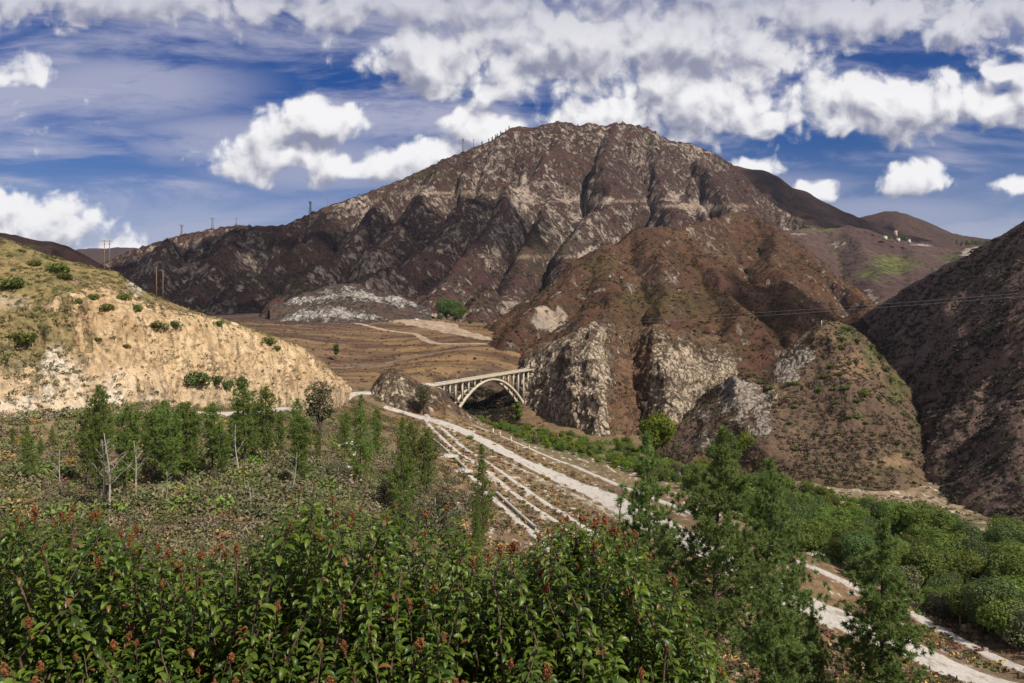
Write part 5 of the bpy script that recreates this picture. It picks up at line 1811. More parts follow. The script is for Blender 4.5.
def bushes():
    bm_ = [make_bush(501, 900, .10, 'leaf_bush'), make_bush(502, 900, .10, 'leaf_bush'), make_bush(503, 900, .10, 'leaf_deep')]
    left = [(12, 283, 14, 0, 'big green bush on the brushy slope at the left edge'), (25, 337, 15, 0, 'big green bush growing on the left part of the road cut'), (60, 268, 13, 0, 'green bush high on the slope, left of a pair'), (67, 276, 9, 0, 'green bush high on the slope, right of a pair'), (93, 296, 8, 0, 'small round green bush above the lip of the cut'), (122, 295, 8, 1, 'round green bush beside the grassy crest'),
            (108, 306, 8, 1, 'green bush on the lip of the ochre cut'), (138, 307, 8, 1, 'flat green bush on the lip right of the round bushes'), (160, 324, 11, 1, 'pale green bush hanging on the lip, left of two'), (176, 323, 9, 2, 'dark bush hanging on the lip, right of two'), (196, 378, 18, 2, 'largest dark bush low on the road cut'), (216, 380, 10, 2, 'middle dark bush low on the road cut'), (226, 384, 10, 2, 'dark bush touching the tall pine at the cut foot'),
            (240, 380, 13, 2, 'dark bush behind the tall dense pine'), (270, 340, 9, 0, 'green bush near the end of the ochre lip'), (278, 347, 6, 1, 'small olive bush below the end of the lip'), (220, 322, 6, 0, 'small green bush on the crest by the dark field'), (35, 262, 8, 1, 'brownish green bush near the crest at the left'), (80, 300, 6, 1, 'tiny bush at the top of the ochre face'), (100, 340, 5, 1, 'tiny yellow green bush in the ochre face'), (128, 345, 5, 1, 'small sprig halfway up the ochre face')]
    for i, (px, row, wpx, k, lab) in enumerate(left):
        p = nearest_on(LH, px, row + wpx * .25)
        o = obj('bush', bm_[k]); s = wpx / F * p[1]
        o.location = p - np.array([0, 0, s * .12]); o.scale = (s, s, s * .85); o.rotation_euler = (0, 0, i * 1.1)
        tag(o, lab, 'bush')
    r = np.random.default_rng(66)
    kn = [(848, 327, 10), (840, 336, 7), (858, 340, 9), (842, 346, 10), (872, 345, 9), (880, 356, 10), (886, 367, 10), (892, 378, 10), (830, 365, 9), (824, 374, 9), (850, 362, 8), (838, 372, 8), (845, 385, 9), (865, 392, 12), (858, 400, 8), (880, 396, 7), (795, 381, 8), (818, 387, 8), (832, 386, 7), (858, 415, 10), (848, 415, 7), (866, 420, 6), (788, 382, 7), (760, 380, 7), (768, 386, 9), (812, 408, 7), (795, 404, 7), (905, 412, 8), (912, 425, 9), (898, 440, 7), (885, 432, 6), (872, 432, 6), (790, 420, 6), (840, 430, 7), (815, 430, 6), (902, 400, 7), (910, 452, 8), (835, 400, 6)]
    for i, (px, row, wpx) in enumerate(kn):
        p = nearest_on(KN, px, row + 2)
        o = obj('bush', bm_[i % 2]); s = wpx * .62 / F * p[1]
        o.location = p - np.array([0, 0, s * .12]); o.scale = (s, s, s * .8); o.rotation_euler = (0, 0, i)
        tag(o, 'round green bush dotted on the conical knoll', 'bush', 'green bushes on the conical knoll')
    # yellow flowering bushes on the terrace
    yb = make_bush(510, 500, .13, 'leaf_yellow')
    for i, (px, D, s, lab) in enumerate([(542, 330, 1.5, 'golden flowering bush beside the wide old road, left of two'), (547, 325, 1.7, 'golden flowering bush beside the wide old road, right of two'), (480, 420, 1.4, 'orange flowering bush at the top of the lone pine'), (494, 395, 1.2, 'yellow bush between lone pine and wide road'), (18, 185, 2.0, 'golden bush near the road at the left edge'), (70, 165, 1.6, 'yellow bush left of the slim pale pine'), (420, 250, 1.5, 'yellow bush behind the full pine with the bare trunk'), (486, 185, .9, 'small golden bush below the lone pine'), (75, 175, 1.2, 'small yellow bush in the brush near the stocky pine')]):
        p = gpt(px, D); o = obj('flowering_bush', yb); o.location = p; o.scale = (s, s, s * .8); o.rotation_euler = (0, 0, i)
        tag(o, lab, 'bush')
    gb = make_bush(511, 800, .10, 'leaf_lime')
    for i, (px, D, s, lab) in enumerate([(318, 180, 1.9, 'bright lime bush beside the broad short pine'), (388, 230, 2.4, 'lime bush between the two full pines'), (462, 175, 2.2, 'yellow green bush left of the lone pine'), (20, 165, 2.0, 'green bush at the left edge below the golden bush'), (455, 315, 1.4, 'small round green bush beside the low concrete wall'), (470, 400, 2.4, 'olive green bush next to the wide old road')]):
        p = gpt(px, D); o = obj('bush', gb); o.location = p; o.scale = (s, s, s * .9); o.rotation_euler = (0, 0, i)
        tag(o, lab, 'bush')


bushes()


# ------------------------------------------------------------------ the arch bridge
def bridge():
    A = np.array([P3(424, 386.4, 546), P3(534, 368.6, 694)])
    a, b = A
    d = b - a; Lh = math.hypot(d[0], d[1])
    ang = math.atan2(d[1], d[0])
    root = empty('arch_bridge', tuple(a), ang)
    tag(root, 'long concrete bridge on one open arch spanning the gorge', 'bridge')
    grade = d[2] / Lh

    def zz(s): return grade * s
    wd = 9.0
    m = MB()
    ss = np.linspace(-4, Lh + 4, 30)
    prof = [(-wd / 2, .0), (wd / 2, .0), (wd / 2, -.55), (wd / 2 - 1.1, -.75), (wd / 2 - 1.2, -1.5), (-wd / 2 + 1.2, -1.5), (-wd / 2 + 1.1, -.75), (-wd / 2, -.55)]
    V = np.array([[(s, p[0], zz(s) + p[1]) for p in prof] for s in ss]).reshape(-1, 3)
    k = len(prof)
    i = np.arange(len(ss) - 1)[:, None] * k; j = np.arange(k)[None]; jn = (j + 1) % k
    q = np.stack([i + j, i + jn, i + k + jn, i + k + j], -1).reshape(-1, 4)
    m.add(V, [q, [list(range(k))], [[(len(ss) - 1) * k + c for c in range(k)][::-1]]])
    m.build('deck', M['concrete'], root)
    mr = MB()
    V = np.array([[(s, y, zz(s) + .02) for y in (-3.9, 3.9)] for s in ss]).reshape(-1, 3)
    i = np.arange(len(ss) - 1) * 2
    mr.add(V, [np.stack([i, i + 2, i + 3, i + 1], -1)])
    mr.build('roadway', M['road_pale'], root)
    for y in (-wd / 2 + .2, wd / 2 - .2):
        r = MB()
        pv = np.array([[(s, y + oy, zz(s) + oz) for oy, oz in ((-.15, .02), (.15, .02), (.15, .62), (-.15, .62))] for s in ss]).reshape(-1, 3)
        i = np.arange(len(ss) - 1)[:, None] * 4; j = np.arange(4)[None]; jn = (j + 1) % 4
        r.add(pv, [np.stack([i + j, i + jn, i + 4 + jn, i + 4 + j], -1).reshape(-1, 4), [[0, 1, 2, 3]], [[len(ss) * 4 - 1, len(ss) * 4 - 2, len(ss) * 4 - 3, len(ss) * 4 - 4]]])
        for s in np.arange(-3, Lh + 3, 4.8):
            r.box((s, y, zz(s) + .42), (.5, .42, .84))
        r.build('parapet', M['concrete'], root)
    # arch: springs at 13% and 83% of the length
    s0, s1 = Lh * .215, Lh * .845
    sp = -23.5

    def arch_z(s):
        t = (s - s0) / (s1 - s0) * 2 - 1
        return zz((s0 + s1) / 2) - 2.0 + (sp + 2.0) * abs(t) ** 2.0
    for y in (-2.9, 2.9):
        r = MB()
        st = np.linspace(s0, s1, 41)
        cz = np.array([arch_z(s) for s in st])
        dz = np.gradient(cz, st)
        nx = -dz / np.hypot(1, dz); nz = 1 / np.hypot(1, dz)
        th = np.interp(np.abs(np.linspace(-1, 1, 41)), [0, 1], [1.5, 2.4])
        pr = []
        for kk in range(41):
            for (sy, sn) in ((-.8, 0), (.8, 0), (.8, -1), (-.8, -1)):
                pr.append((st[kk] + nx[kk] * sn * th[kk], y + sy, cz[kk] + nz[kk] * sn * th[kk]))
        i = np.arange(40)[:, None] * 4; j = np.arange(4)[None]; jn = (j + 1) % 4
        q = np.stack([i + j, i + jn, i + 4 + jn, i + 4 + j], -1).reshape(-1, 4)
        r.add(np.array(pr), [q, [[0, 1, 2, 3]], [[163, 162, 161, 160]]])
        r.build('arch_rib', M['concrete'], root)
    cb = MB()
    for s in np.linspace(s0, s1, 13)[1:-1]:
        cb.box((s, 0, arch_z(s) - .9), (.9, 4.6, .9))
    cb.build('cross_beam', M['concrete_grey'], root)
    # columns
    for s in np.concatenate([np.arange(4, s0, 8.0), [s0 - .5], np.linspace(s0, s1, 13)[1:5], np.linspace(s0, s1, 13)[8:12], [s1 + .5, s1 + 9.0]]):
        top = zz(s) - 1.49
        if s0 < s < s1: bot = arch_z(s) - .3
        else:
            wxy = (a[0] + math.cos(ang) * s, a[1] + math.sin(ang) * s)
            bot = min(float(gz([wxy[0]], [wxy[1]])[0]) - a[2] - 1, top - 6)
            bot = max(bot, -30)
        for y in (-2.9, 2.9):
            c = MB()
            c.box((s, y, (top + bot) / 2), (1.15, 1.15, top - bot))
            c.box((s, y, top - .35), (1.5, 1.5, .68))
            c.build('column', M['concrete'], root)
        if top - bot > 4:
            c = MB(); c.box((s, 0, (top + bot) / 2), (.7, 4.6, .7)); c.build('strut', M['concrete_grey'], root)


bridge()


# ------------------------------------------------------------------ poles, towers, wires
def lattice_tower():
    mb = MB()
    H = 46.0

    def w_at(z): return np.interp(z, [0, 26, 32, 46], [5.2, 2.0, 1.6, 4.5])
    lv = [0, 9, 17, 24, 30, 36, 41, 46]
    R_ = 1.0
    for sx in (-1, 1):
        for sy in (-1, 1):
            mb.tube([(sx * w_at(z), sy * min(w_at(z), 2.2), z) for z in lv], R_, 4)
    for z0, z1 in zip(lv[:-1], lv[1:]):
        for sy in (-1, 1):
            mb.tube([(-w_at(z0), sy * min(w_at(z0), 2.2), z0), (w_at(z1), sy * min(w_at(z1), 2.2), z1)], .5, 4)
            mb.tube([(w_at(z0), sy * min(w_at(z0), 2.2), z0), (-w_at(z1), sy * min(w_at(z1), 2.2), z1)], .5, 4)
    body = mb.mesh('tower_body', M['steel'])
    arm = MB()
    arm.tube([(-9, 0, 43), (9, 0, 43)], 1.0, 4)
    arm.tube([(-9, 0, 43), (-4.5, 0, 46.5), (4.5, 0, 46.5), (9, 0, 43)], .45, 4)
    arm.tube([(-4.5, 0, 46), (-5, 0, 49)], .4, 4); arm.tube([(4.5, 0, 46), (5, 0, 49)], .4, 4)
    return body, arm.mesh('cross_arm', M['steel'])


def ridge_pt(px):
    """highest point of the big mountain seen at this column"""
    xs, ys, z = MT
    X, Y = np.meshgrid(xs, ys)
    sel = np.abs((X / Y) - (px - CX) / F) < .0035
    q = np.where(sel, z / Y, -9)
    k = np.unravel_index(np.argmax(q), q.shape)
    return np.array([X[k], Y[k], z[k]])


def towers():
    body, arm = lattice_tower()
    T = [(179, 11.5, 'steel transmission tower furthest left on the mountain skyline'), (210, 12, 'steel transmission tower second from the left on the skyline'), (236, 8, 'small tower at the rounded top of the left skyline'), (309, 13, 'tall tower, left of a pair partway up the skyline'), (326, 10, 'thin tower, right of a pair partway up the skyline'), (461, 14, 'large tower high on the skyline left of the summit'), (472, 9, 'small tower just right of the large high tower')]
    for i, (px, hp, lab) in enumerate(T):
        p = ridge_pt(px)
        e = empty('transmission_tower', tuple(p - np.array([0, 0, 2])), .3 * i)
        s = hp / F * p[1] / 49
        e.scale = (s, s, s) if i not in (2, 4, 6) else (s * .6, s * .6, s)
        tag(e, lab, 'tower')
        obj('tower_body', body, e); obj('cross_arm', arm, e)


towers()


def utility_poles():
    for i, (px, top, base, lab, arms) in enumerate([(104.5, 240, 262, 'thin pole with crossarm on the crest of the left hill, left of two', True), (109.5, 240, 262, 'thin pole with crossarm on the crest of the left hill, right of two', True),
                                                    (156.5, 267, 296, 'bare wooden pole on the slope above the ochre cut, left of two', False), (163, 270, 297, 'bare wooden pole on the slope above the ochre cut, right of two', False)]):
        V = LH[0]
        if arms:
            p = nearest_on(LH, px, 271)
            p = p + np.array([0, 6, -.5])
        else:
            p = nearest_on(LH, px, base)
        p = p.copy(); p[0] = (px - CX) / F * p[1]
        h = (CY - top) / F * p[1] - p[2]
        e = empty('utility_pole', tuple(p), .15)
        tag(e, lab, 'pole')
        m = MB(); m.tube([(0, 0, -1), (0, 0, h * .5), (0, 0, h)], [.17, .15, .12], 7); m.build('pole', M['pole_wood'], e, True)
        m = MB()
        if arms:
            m.box((0, 0, h - .4), (2.2, .16, .2)); m.box((0, 0, h - 1.5), (1.2, .14, .16))
            m.build('crossarm', M['pole_wood'], e)
        else:
            m.tube([(0, 0, h), (0, 0, h + .12)], [.2, .12], 7); m.build('pole_cap', M['steel'], e)


utility_poles()


def wires():
    for i, (r0, r1) in enumerate([(322, 291), (325, 294.5)]):
        a = P3(560, r0, 800); b = P3(1150, r1 - 9, 420)
        t = np.linspace(0, 1, 60)
        p = a + (b - a) * t[:, None]
        p[:, 2] -= 4.5 * 4 * t * (1 - t) * .7
        m = MB(); m.tube(p, np.interp(t, [0, 1], [.075, .075]), 4)
        tag(m.build('power_line', M['wire']), ['upper of the two power lines crossing in front of the foothill', 'lower of the two power lines crossing in front of the foothill'][i], 'wire')


wires()


# ------------------------------------------------------------------ small things
def small_things():
    # concrete slabs and debris
    def slab(px, D, sx, sy, h, rz, lab, name='concrete_slab', mat='concrete_grey', tilt=0.0, up=.1):
        p = gpt(px, D)
        m = MB()
        r = np.random.default_rng(int(px * 7 + D))
        n = 9
        an = np.sort(r.uniform(0, 6.28, n)) if tilt else np.array([.6, 2.5, 3.75, 5.6])
        n = len(an)
        rr = r.uniform(.8, 1.1, n)
        bot = np.stack([np.cos(an) * sx * rr * .7, np.sin(an) * sy * rr * .7, np.zeros(n) - .5], 1)
        top = bot.copy(); top[:, 2] = h + up + tilt * bot[:, 0] * .2
        k = np.arange(n)
        m.add(np.concatenate([bot, top]), [np.stack([k, (k + 1) % n, (k + 1) % n + n, k + n], 1), [list(range(n, 2 * n))]])
        o = m.build(name, M[mat]); o.location = p; o.rotation_euler = (0, 0, rz)
        tag(o, lab, 'slab')
    slab(443, 322, 9, 11, .3, .6, 'pale concrete slab left of two beside the low wall')
    slab(460, 300, 6, 10, .3, .6, 'pale concrete slab right of two beside the low wall')
    for i, (px, D, s, lab) in enumerate([(347, 268, 1.9, 'grey white slab lying in the brush left of the full rounded pine'), (340, 258, 1.6, 'small pale slab furthest left in the brush'), (352, 252, 1.5, 'flat pale slab in front of the full rounded pine'), (350, 232, 1.3, 'small white slab low in the dry brush'), (392, 250, 1.9, 'long grey slab right of the full rounded pine'), (408, 222, 1.6, 'low white slab beside the bare pine trunk'), (452, 225, 1.4, 'tilted pale slab in the brush below the concrete slabs'), (366, 262, 1.4, 'little pale slab behind the full rounded pine'), (378, 226, 1.2, 'narrow white slab between the two full pines')]):
        slab(px, D, s * 1.5, s, .35, i * .7, lab, 'pale_slab', 'white_slab', 1.0, .25)
    # low walls
    for pts, lab in ((onto([(429, 439), (445, 454), (466, 473)]), 'long low concrete wall running beside the slabs'), (onto([(492, 494), (509, 510), (531, 529)]), 'low concrete wall edging the short pale track')):
        xy = road_xy(pts, 30)
        z = g_base(xy[:, 0], xy[:, 1])
        t = np.gradient(xy, axis=0); t /= np.linalg.norm(t, axis=1, keepdims=True); nr = np.stack([-t[:, 1], t[:, 0]], 1)
        m = MB(); V = []
        for off, dz in ((-.35, -.5), (-.35, .75), (.35, .75), (.35, -.5)):
            V.append(np.concatenate([xy + nr * (off + 1.6), (z + dz)[:, None]], 1))
        V = np.stack(V, 1).reshape(-1, 3)
        i = np.arange(29)[:, None] * 4; j = np.arange(4)[None]; jn = (j + 1) % 4
        m.add(V, [np.stack([i + j, i + jn, i + 4 + jn, i + 4 + j], -1).reshape(-1, 4), [[0, 1, 2, 3]], [[119, 118, 117, 116]]])
        tag(m.build('low_wall', M['concrete_grey']), lab, 'wall')
    # tan stumps of posts along the river edge
    for i, (px, D, h, lab) in enumerate([(493, 445, 2.8, 'tan concrete post on the river edge, leftmost of four'), (500, 442, 3.0, 'tan concrete post on the river edge, second from the left'), (511, 428, 3.0, 'widest tan concrete post on the river edge'), (529, 415, 2.2, 'tan concrete post on the river edge, rightmost of four')]):
        p = gpt(px, D); m = MB()
        m.box((0, 0, h / 2 - .3), (1.0, 1.0, h + .6), .2, .85); m.box((0, 0, h + .14), (1.1, 1.1, .28), .2)
        o = m.build('concrete_post', M['concrete']); o.location = p; tag(o, lab, 'post')
    # post and stones by the pale strip at lower right
    p = gpt(960, 172); m = MB(); m.tube([(0, 0, -.4), (0, 0, 1.2), (.05, 0, 2.6)], [.16, .15, .14], 7)
    o = m.build('wooden_post', M['pole_wood']); o.location = p; tag(o, 'short wooden post at the edge of the pale strip by the woods', 'post')
    for i, (px, D, s, lab) in enumerate([(949, 178, .55, 'grey stone just left of the wooden post'), (964, 172, .65, 'grey boulder just right of the wooden post'), (986, 160, .4, 'small stone on the pale strip right of the wooden post'), (1016, 148, .5, 'white stone on the pale strip at the right edge')]):
        p = gpt(px, D)
        import bmesh
        bm = bmesh.new(); bmesh.ops.create_icosphere(bm, subdivisions=3, radius=1)
        me = bpy.data.meshes.new('boulder'); bm.to_mesh(me); bm.free()
        co = np.zeros(len(me.vertices) * 3); me.vertices.foreach_get('co', co); co = co.reshape(-1, 3)
        co *= (1 + .35 * fbm3(co * 1.4 + i * 5, 3, 8))[:, None] * np.array([1.2, 1, .7]); me.vertices.foreach_set('co', co.ravel())
        me.materials.append(M['concrete_grey']); o = obj('boulder', me); o.location = p + np.array([0, 0, s * .3]); o.scale = (s, s, s); tag(o, lab, 'stone')
    # marker on the knoll top
    p = nearest_on(KN, 821, 324); m = MB(); m.tube([(0, 0, -.3), (0, 0, 3.2)], .22, 6)
    o = m.build('marker_post', M['white_slab']); o.location = p; tag(o, 'tiny pale post on the very top of the conical knoll', 'post')
    # van on the gravel yard
    p = gpt(416.5, 1175)
    e = empty('parked_van', (p[0], p[1], p[2] + .55), .25); tag(e, 'white van parked on the gravel yard', 'van')
    m = MB(); m.box((0, 0, 1.15), (6.4, 2.3, 1.1)); m.box((-.5, 0, 2.15), (5.2, 2.15, .95), 0, .9); m.build('body', M['van_paint'], e)
    m = MB(); m.box((-.5, 0, 2.12), (5.0, 2.2, .6), 0, .93); m.build('window', M['dark_glass'], e)
    for sx in (-2.1, 2.1):
        for sy in (-1, 1):
            m = MB(); m.tube([(sx, sy * 1.0, .5), (sx, sy * 1.25, .5)], .5, 12); m.build('wheel', M['tyre'], e)
    # house and sheds on the far ridge
    def house(px, row, D, sx, sy, h, roof, lab, wall='house_wall'):
        p = P3(px, row, D)
        e = empty('house', tuple(p), .2); tag(e, lab, 'house')
        m = MB(); m.box((0, 0, h / 2 - 4), (sx, sy, h + 8)); m.build('wall', M[wall], e)
        r = MB(); V = [(-sx * .55, -sy * .55, h), (sx * .55, -sy * .55, h), (sx * .55, sy * .55, h), (-sx * .55, sy * .55, h), (-sx * .4, 0, h + roof), (sx * .4, 0, h + roof)]
        r.add(V, [[[0, 1, 5, 4], [2, 3, 4, 5], [0, 3, 2, 1]], [[1, 2, 5], [3, 0, 4]]]); r.build('roof', M['roof'], e)
        for k in (-.28, .28):
            w_ = MB(); w_.box((sx * k, -sy / 2 - .05, h * .55), (sx * .18, .3, h * .3)); w_.build('window', M['dark_glass'], e)
    house(895.5, 234.5, 2560, 8, 8, 11, 3, 'tall beige house standing on the far ridge')
    house(885, 237.5, 2550, 11, 8, 4, 2, 'low white shed left of the tall beige house', 'shed_wall')
    house(898, 239.5, 2500, 9, 8, 3.5, 2, 'low white shed in front of the tall beige house', 'shed_wall')
    house(909, 241, 2500, 7, 7, 4, 2, 'smallest white shed right of the tall beige house', 'shed_wall')
    # dark trees around the house and on the ridge at right
    cr = make_pine(16, 4.2, .05, 601, 40, 8, 1.6, .7, 'leaf_pine', 1.2)
    r = np.random.default_rng(8)
    for i, px in enumerate(list(np.linspace(874, 906, 13)) + list(np.linspace(958, 989, 15))):
        hi = i < 13
        D = 2620 if hi else 2780
        row = 240 if hi else 245
        p = P3(px + r.normal(scale=.8), row + r.normal(scale=.5), D + r.uniform(-40, 40))
        s = r.uniform(.7, 1.3)
        place_tree('ridge_tree', cr, p, i, s, 'dark tree in the row around the far houses' if hi else 'dark tree in the row on the far right ridge', group='trees around the far houses' if hi else 'trees on the far right ridge')
    # tiny trees along the high skyline
    for i, px in enumerate([436, 481, 487, 490, 493, 496, 499, 503, 507]):
        p = ridge_pt(px); s = r.uniform(.5, .9)
        place_tree('skyline_tree', cr, p - np.array([0, 0, 2]), i, s, 'tiny dark tree on the skyline left of the summit', group='trees on the high skyline', sxy=.7)


M['white_slab'] = plain_mat('white_slab', (.55, .55, .56), (.7, .7, .71), 1.5, .7, .02)
M['van_paint'] = plain_mat('van_paint', (.7, .7, .7), (.75, .75, .75), 1, .35, .001, .5)
M['dark_glass'] = plain_mat('dark_glass', (.02, .022, .025), (.03, .03, .035), 1, .15, .001, .5)
M['tyre'] = plain_mat('tyre', (.02, .02, .02), (.03, .03, .03), 4, .9, .003)
M['house_wall'] = plain_mat('house_wall', (.42, .30, .21), (.48, .36, .26), .3, .9, .02)
M['shed_wall'] = plain_mat('shed_wall', (.50, .46, .41), (.56, .52, .47), .3, .9, .02)
M['roof'] = plain_mat('roof', (.22, .15, .11), (.30, .21, .16), .3, .9, .02)
small_things()


# ------------------------------------------------------------------ foreground sumac shrubs
def sumac_leaf_mat():
    m, t = new_mat('sumac_leaf')
    g = t.node('ShaderNodeNewGeometry')
    r = g.outputs['Random Per Island']
    col = t.mix(t.ss(r, 0, 1), (.030, .062, .007), (.120, .175, .018))
    col = t.mix(t.ss(r, .90, .97), col, (.13, .17, .03))
    col = t.mix(t.ss(r, .975, .99), col, (.20, .09, .03))
    col = t.mix(t.m('MULTIPLY', g.outputs['Backfacing'], .5), col, (.085, .13, .045))
    finish(t, col, .42, None, 1, .45, 1, (.36, t.mix(.5, col, (.19, .25, .01))))
    return m


def seed_mat():
    m, t = new_mat('sumac_seed_head')
    g = t.node('ShaderNodeNewGeometry')
    col = t.mix(g.outputs['Random Per Island'], (.17, .062, .026), (.34, .145, .06))
    finish(t, col, .9, None, 1, .1, 1, (.15, col))
    return m


M['sumac_leaf'] = sumac_leaf_mat()
M['seed'] = seed_mat()


def leaf_template(L, Wd, fold, curl):
    """folded leaf curling backwards; along +x, up +z"""
    n = 6
    V = []
    for k in range(n):
        s = k / (n - 1)
        th = -curl * s
        # arc along the midrib
        x = L * (math.sin(curl * s) / curl); z = -L * (1 - math.cos(curl * s)) / curl
        hw = Wd * (math.sin(math.pi * min(1, s * .92 + .06)) ** .75) * (1 - .25 * s)
        if k == n - 1: hw = Wd * .04
        y = hw * math.cos(fold); up = hw * math.sin(fold)
        nx, nz = math.sin(-th) * 1, math.cos(-th)
        V += [(x + nx * up * .9, y, z + nz * up), (x, 0, z), (x + nx * up * .9, -y, z + nz * up)]
    Fq = []
    for k in range(n - 1):
        a = k * 3
        Fq += [(a, a + 1, a + 4, a + 3), (a + 1, a + 2, a + 5, a + 4)]
    return np.array(V), np.array(Fq)


def seed_head_mesh(seed):
    r = np.random.default_rng(seed)
    n = 420
    t = r.uniform(0, 1, n)
    rad = .019 * np.sin(np.pi * np.clip(t * .9 + .1, 0, 1)) ** .7 * r.uniform(.4, 1.15, n)
    az = r.uniform(0, 6.28, n)
    lump = 1 + .35 * np.sin(az * 3 + t * 9)
    C = np.stack([np.cos(az) * rad * lump, np.sin(az) * rad * lump, t * .085 - .008], 1)
    d = r.normal(size=(n, 3)); d /= np.linalg.norm(d, axis=1, keepdims=True)
    a = np.cross(d, r.normal(size=(n, 3))); a /= np.linalg.norm(a, axis=1, keepdims=True); b = np.cross(d, a)
    s = .0042 * r.uniform(.6, 1.4, (n, 1))
    V = np.stack([C + a * s, C - a * s * .6 + b * s, C - a * s * .6 - b * s, C + d * s * 1.3], 1).reshape(-1, 3)
    k = np.arange(n)[:, None] * 4
    Fq = np.concatenate([k + np.array([[0, 1, 2]]), k + np.array([[0, 1, 3]]), k + np.array([[1, 2, 3]]), k + np.array([[2, 0, 3]])])
    mb = MB(); mb.add(V, [Fq])
    mb.tube([(0, 0, -.05), (0, 0, .06)], [.003, .002], 5)
    return mb.mesh('seed_head', M['seed'])


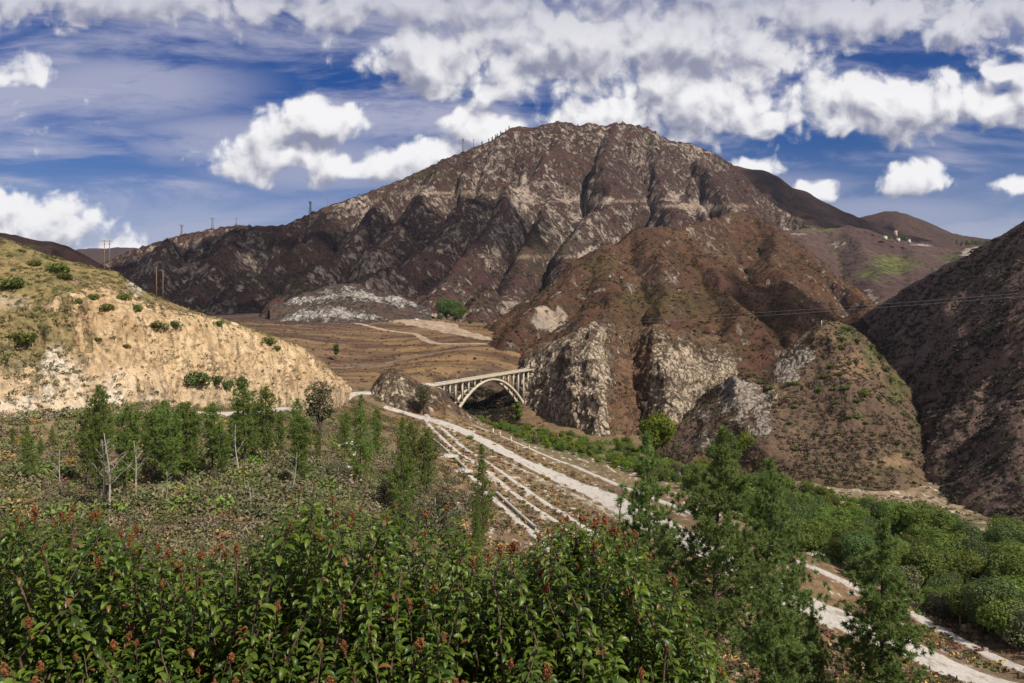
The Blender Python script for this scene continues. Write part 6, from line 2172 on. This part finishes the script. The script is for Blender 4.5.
def shrubs():
    r = np.random.default_rng(77)
    temps = [leaf_template(1.0, .29, .50, 1.2), leaf_template(1.0, .31, .7, 1.6), leaf_template(1.0, .27, .35, .8)]
    heads = [seed_head_mesh(700 + k) for k in range(4)]
    sil = np.array([(-60, 512), (0, 503), (20, 508), (60, 508), (90, 502), (130, 518), (165, 542), (205, 546), (235, 538), (262, 520), (285, 494), (310, 480), (335, 490), (355, 500), (385, 508), (405, 490), (425, 492), (450, 502), (478, 542), (505, 550), (530, 530), (548, 512), (580, 512), (620, 518), (640, 535), (665, 566), (690, 596), (712, 630), (730, 662), (748, 700), (790, 760)], float)
    centres = [(25, 4.3, 'broad shrub with rust seed heads filling the lower left corner'), (130, 4.9, 'dark leafy shrub with seed heads, second from the left in front'), (238, 5.2, 'shrub with fewer seed heads left of the tall pointed shrub'), (330, 5.6, 'tall pointed shrub rising highest left of the centre'),
               (425, 4.9, 'shrub with a spray of leaves standing above the middle of the row'), (520, 4.4, 'low leafy shrub in the dip right of the middle'), (600, 4.7, 'big rounded shrub crowned with many rust seed heads'), (690, 4.2, 'small shrub sloping down at the right end of the row')]
    data = [dict(stems=MB(), V=[], F=[], off=0, heads=[]) for _ in centres]
    bases = []
    for px, D, lab in centres:
        x = (px - CX) / F * D
        bases.append(np.array([x, D, float(gz([x], [D])[0])]))
    stems = []
    # rim stems (make the outline) then the mass behind and below
    for k in range(190):
        px = r.uniform(-50, 745); D = r.uniform(4.4, 6.0)
        stems.append((px, np.interp(px, sil[:, 0], sil[:, 1]) + 6 + abs(r.normal(scale=14)), D, r.uniform() < .42))
    for k in range(900):
        px = r.uniform(-70, 760); top = np.interp(px, sil[:, 0], sil[:, 1])
        f = r.uniform(0, 1) ** .85
        row = top + 8 + f * (760 - top)
        D = 5.6 - 1.9 * f + r.normal(scale=.35)
        if row < 770:
            stems.append((px, row, max(D, 3.2), r.uniform() < .34))
    for (px, row, D, has) in stems:
        tip = P3(px, row, D)
        c = int(np.argmin([abs(px - q[0]) + 30 * abs(D - q[1]) for q in centres]))
        b = bases[c] + np.array([r.normal(scale=.18), r.normal(scale=.18), -.1])
        ln = r.uniform(.55, 1.15)
        # upper part of the stem: nearly upright shoot, the lower part bows to the root
        lean = np.array([r.normal(scale=.30), r.normal(scale=.26), 1.0]); lean /= np.linalg.norm(lean)
        low = tip - lean * ln
        s = np.linspace(0, 1, 8)
        mid = (b + low) / 2 + np.array([0, 0, -.1])
        path = [b * (1 - t) ** 2 + 2 * mid * t * (1 - t) + low * t * t for t in np.linspace(0, 1, 6)][:-1] + [low + (tip - low) * t + np.array([(.035 * math.sin(t * 4 + px)) * (1 - t), (.035 * math.cos(t * 3.3 + px)) * (1 - t), 0]) for t in np.linspace(0, 1, 7)]
        path = np.array(path)
        d = data[c]
        d['stems'].tube(path, np.concatenate([np.linspace(.014, .008, 5), np.linspace(.0075, .0028, 7)]), 5, False)
        up = path[5:]
        nl = int(ln / .012)
        az0 = r.uniform(0, 6.28)
        for q in range(nl):
            t = 1 - (q + r.uniform(0, .6)) / nl
            p = np.array([np.interp(t, np.linspace(0, 1, 7), up[:, k]) for k in range(3)])
            az = az0 + q * 2.4 + r.normal(scale=.35)
            L = r.uniform(.044, .078) * (.6 + .45 * min(1, (1 - t) * 7 + .1))
            pitch = r.normal(.55 if t > .85 else .28, .25)
            tv, tf = temps[r.integers(0, 3)]
            v = tv * L
            cp, sp_ = math.cos(pitch), math.sin(pitch)
            roll = r.normal(scale=.3)
            cr_, sr_ = math.cos(roll), math.sin(roll)
            y1 = v[:, 1] * cr_ - v[:, 2] * sr_; z1 = v[:, 1] * sr_ + v[:, 2] * cr_
            x2 = v[:, 0] * cp - z1 * sp_ + .018; z2 = v[:, 0] * sp_ + z1 * cp
            ca, sa = math.cos(az), math.sin(az)
            vv = np.stack([x2 * ca - y1 * sa, x2 * sa + y1 * ca, z2], 1) + p
            d['V'].append(vv); d['F'].append(tf + d['off']); d['off'] += len(vv)
        if has and len(d['heads']) < 60:
            d['heads'].append((path[-1], lean))
    nh = 0
    for c, (px, D, lab) in enumerate(centres):
        d = data[c]
        e = empty('sumac_shrub', tuple(bases[c])); tag(e, lab, 'shrub')
        inv = -bases[c]
        if not d['V']: continue
        o = obj('foliage', mesh_np('foliage', np.concatenate(d['V']), [np.concatenate(d['F'])], M['sumac_leaf'], True), e); o.location = inv
        o = d['stems'].build('stems', M['stem'], e, True); o.location = inv
        for p, ln in d['heads']:
            h = obj('seed_head', heads[nh % 4], e); nh += 1
            h.location = p + inv
            s = r.uniform(.45, .85)
            h.scale = (s * r.uniform(.9, 1.3), s * r.uniform(.9, 1.3), s)
            h.rotation_euler = (r.normal(scale=.2), r.normal(scale=.2), r.uniform(0, 6))


shrubs()
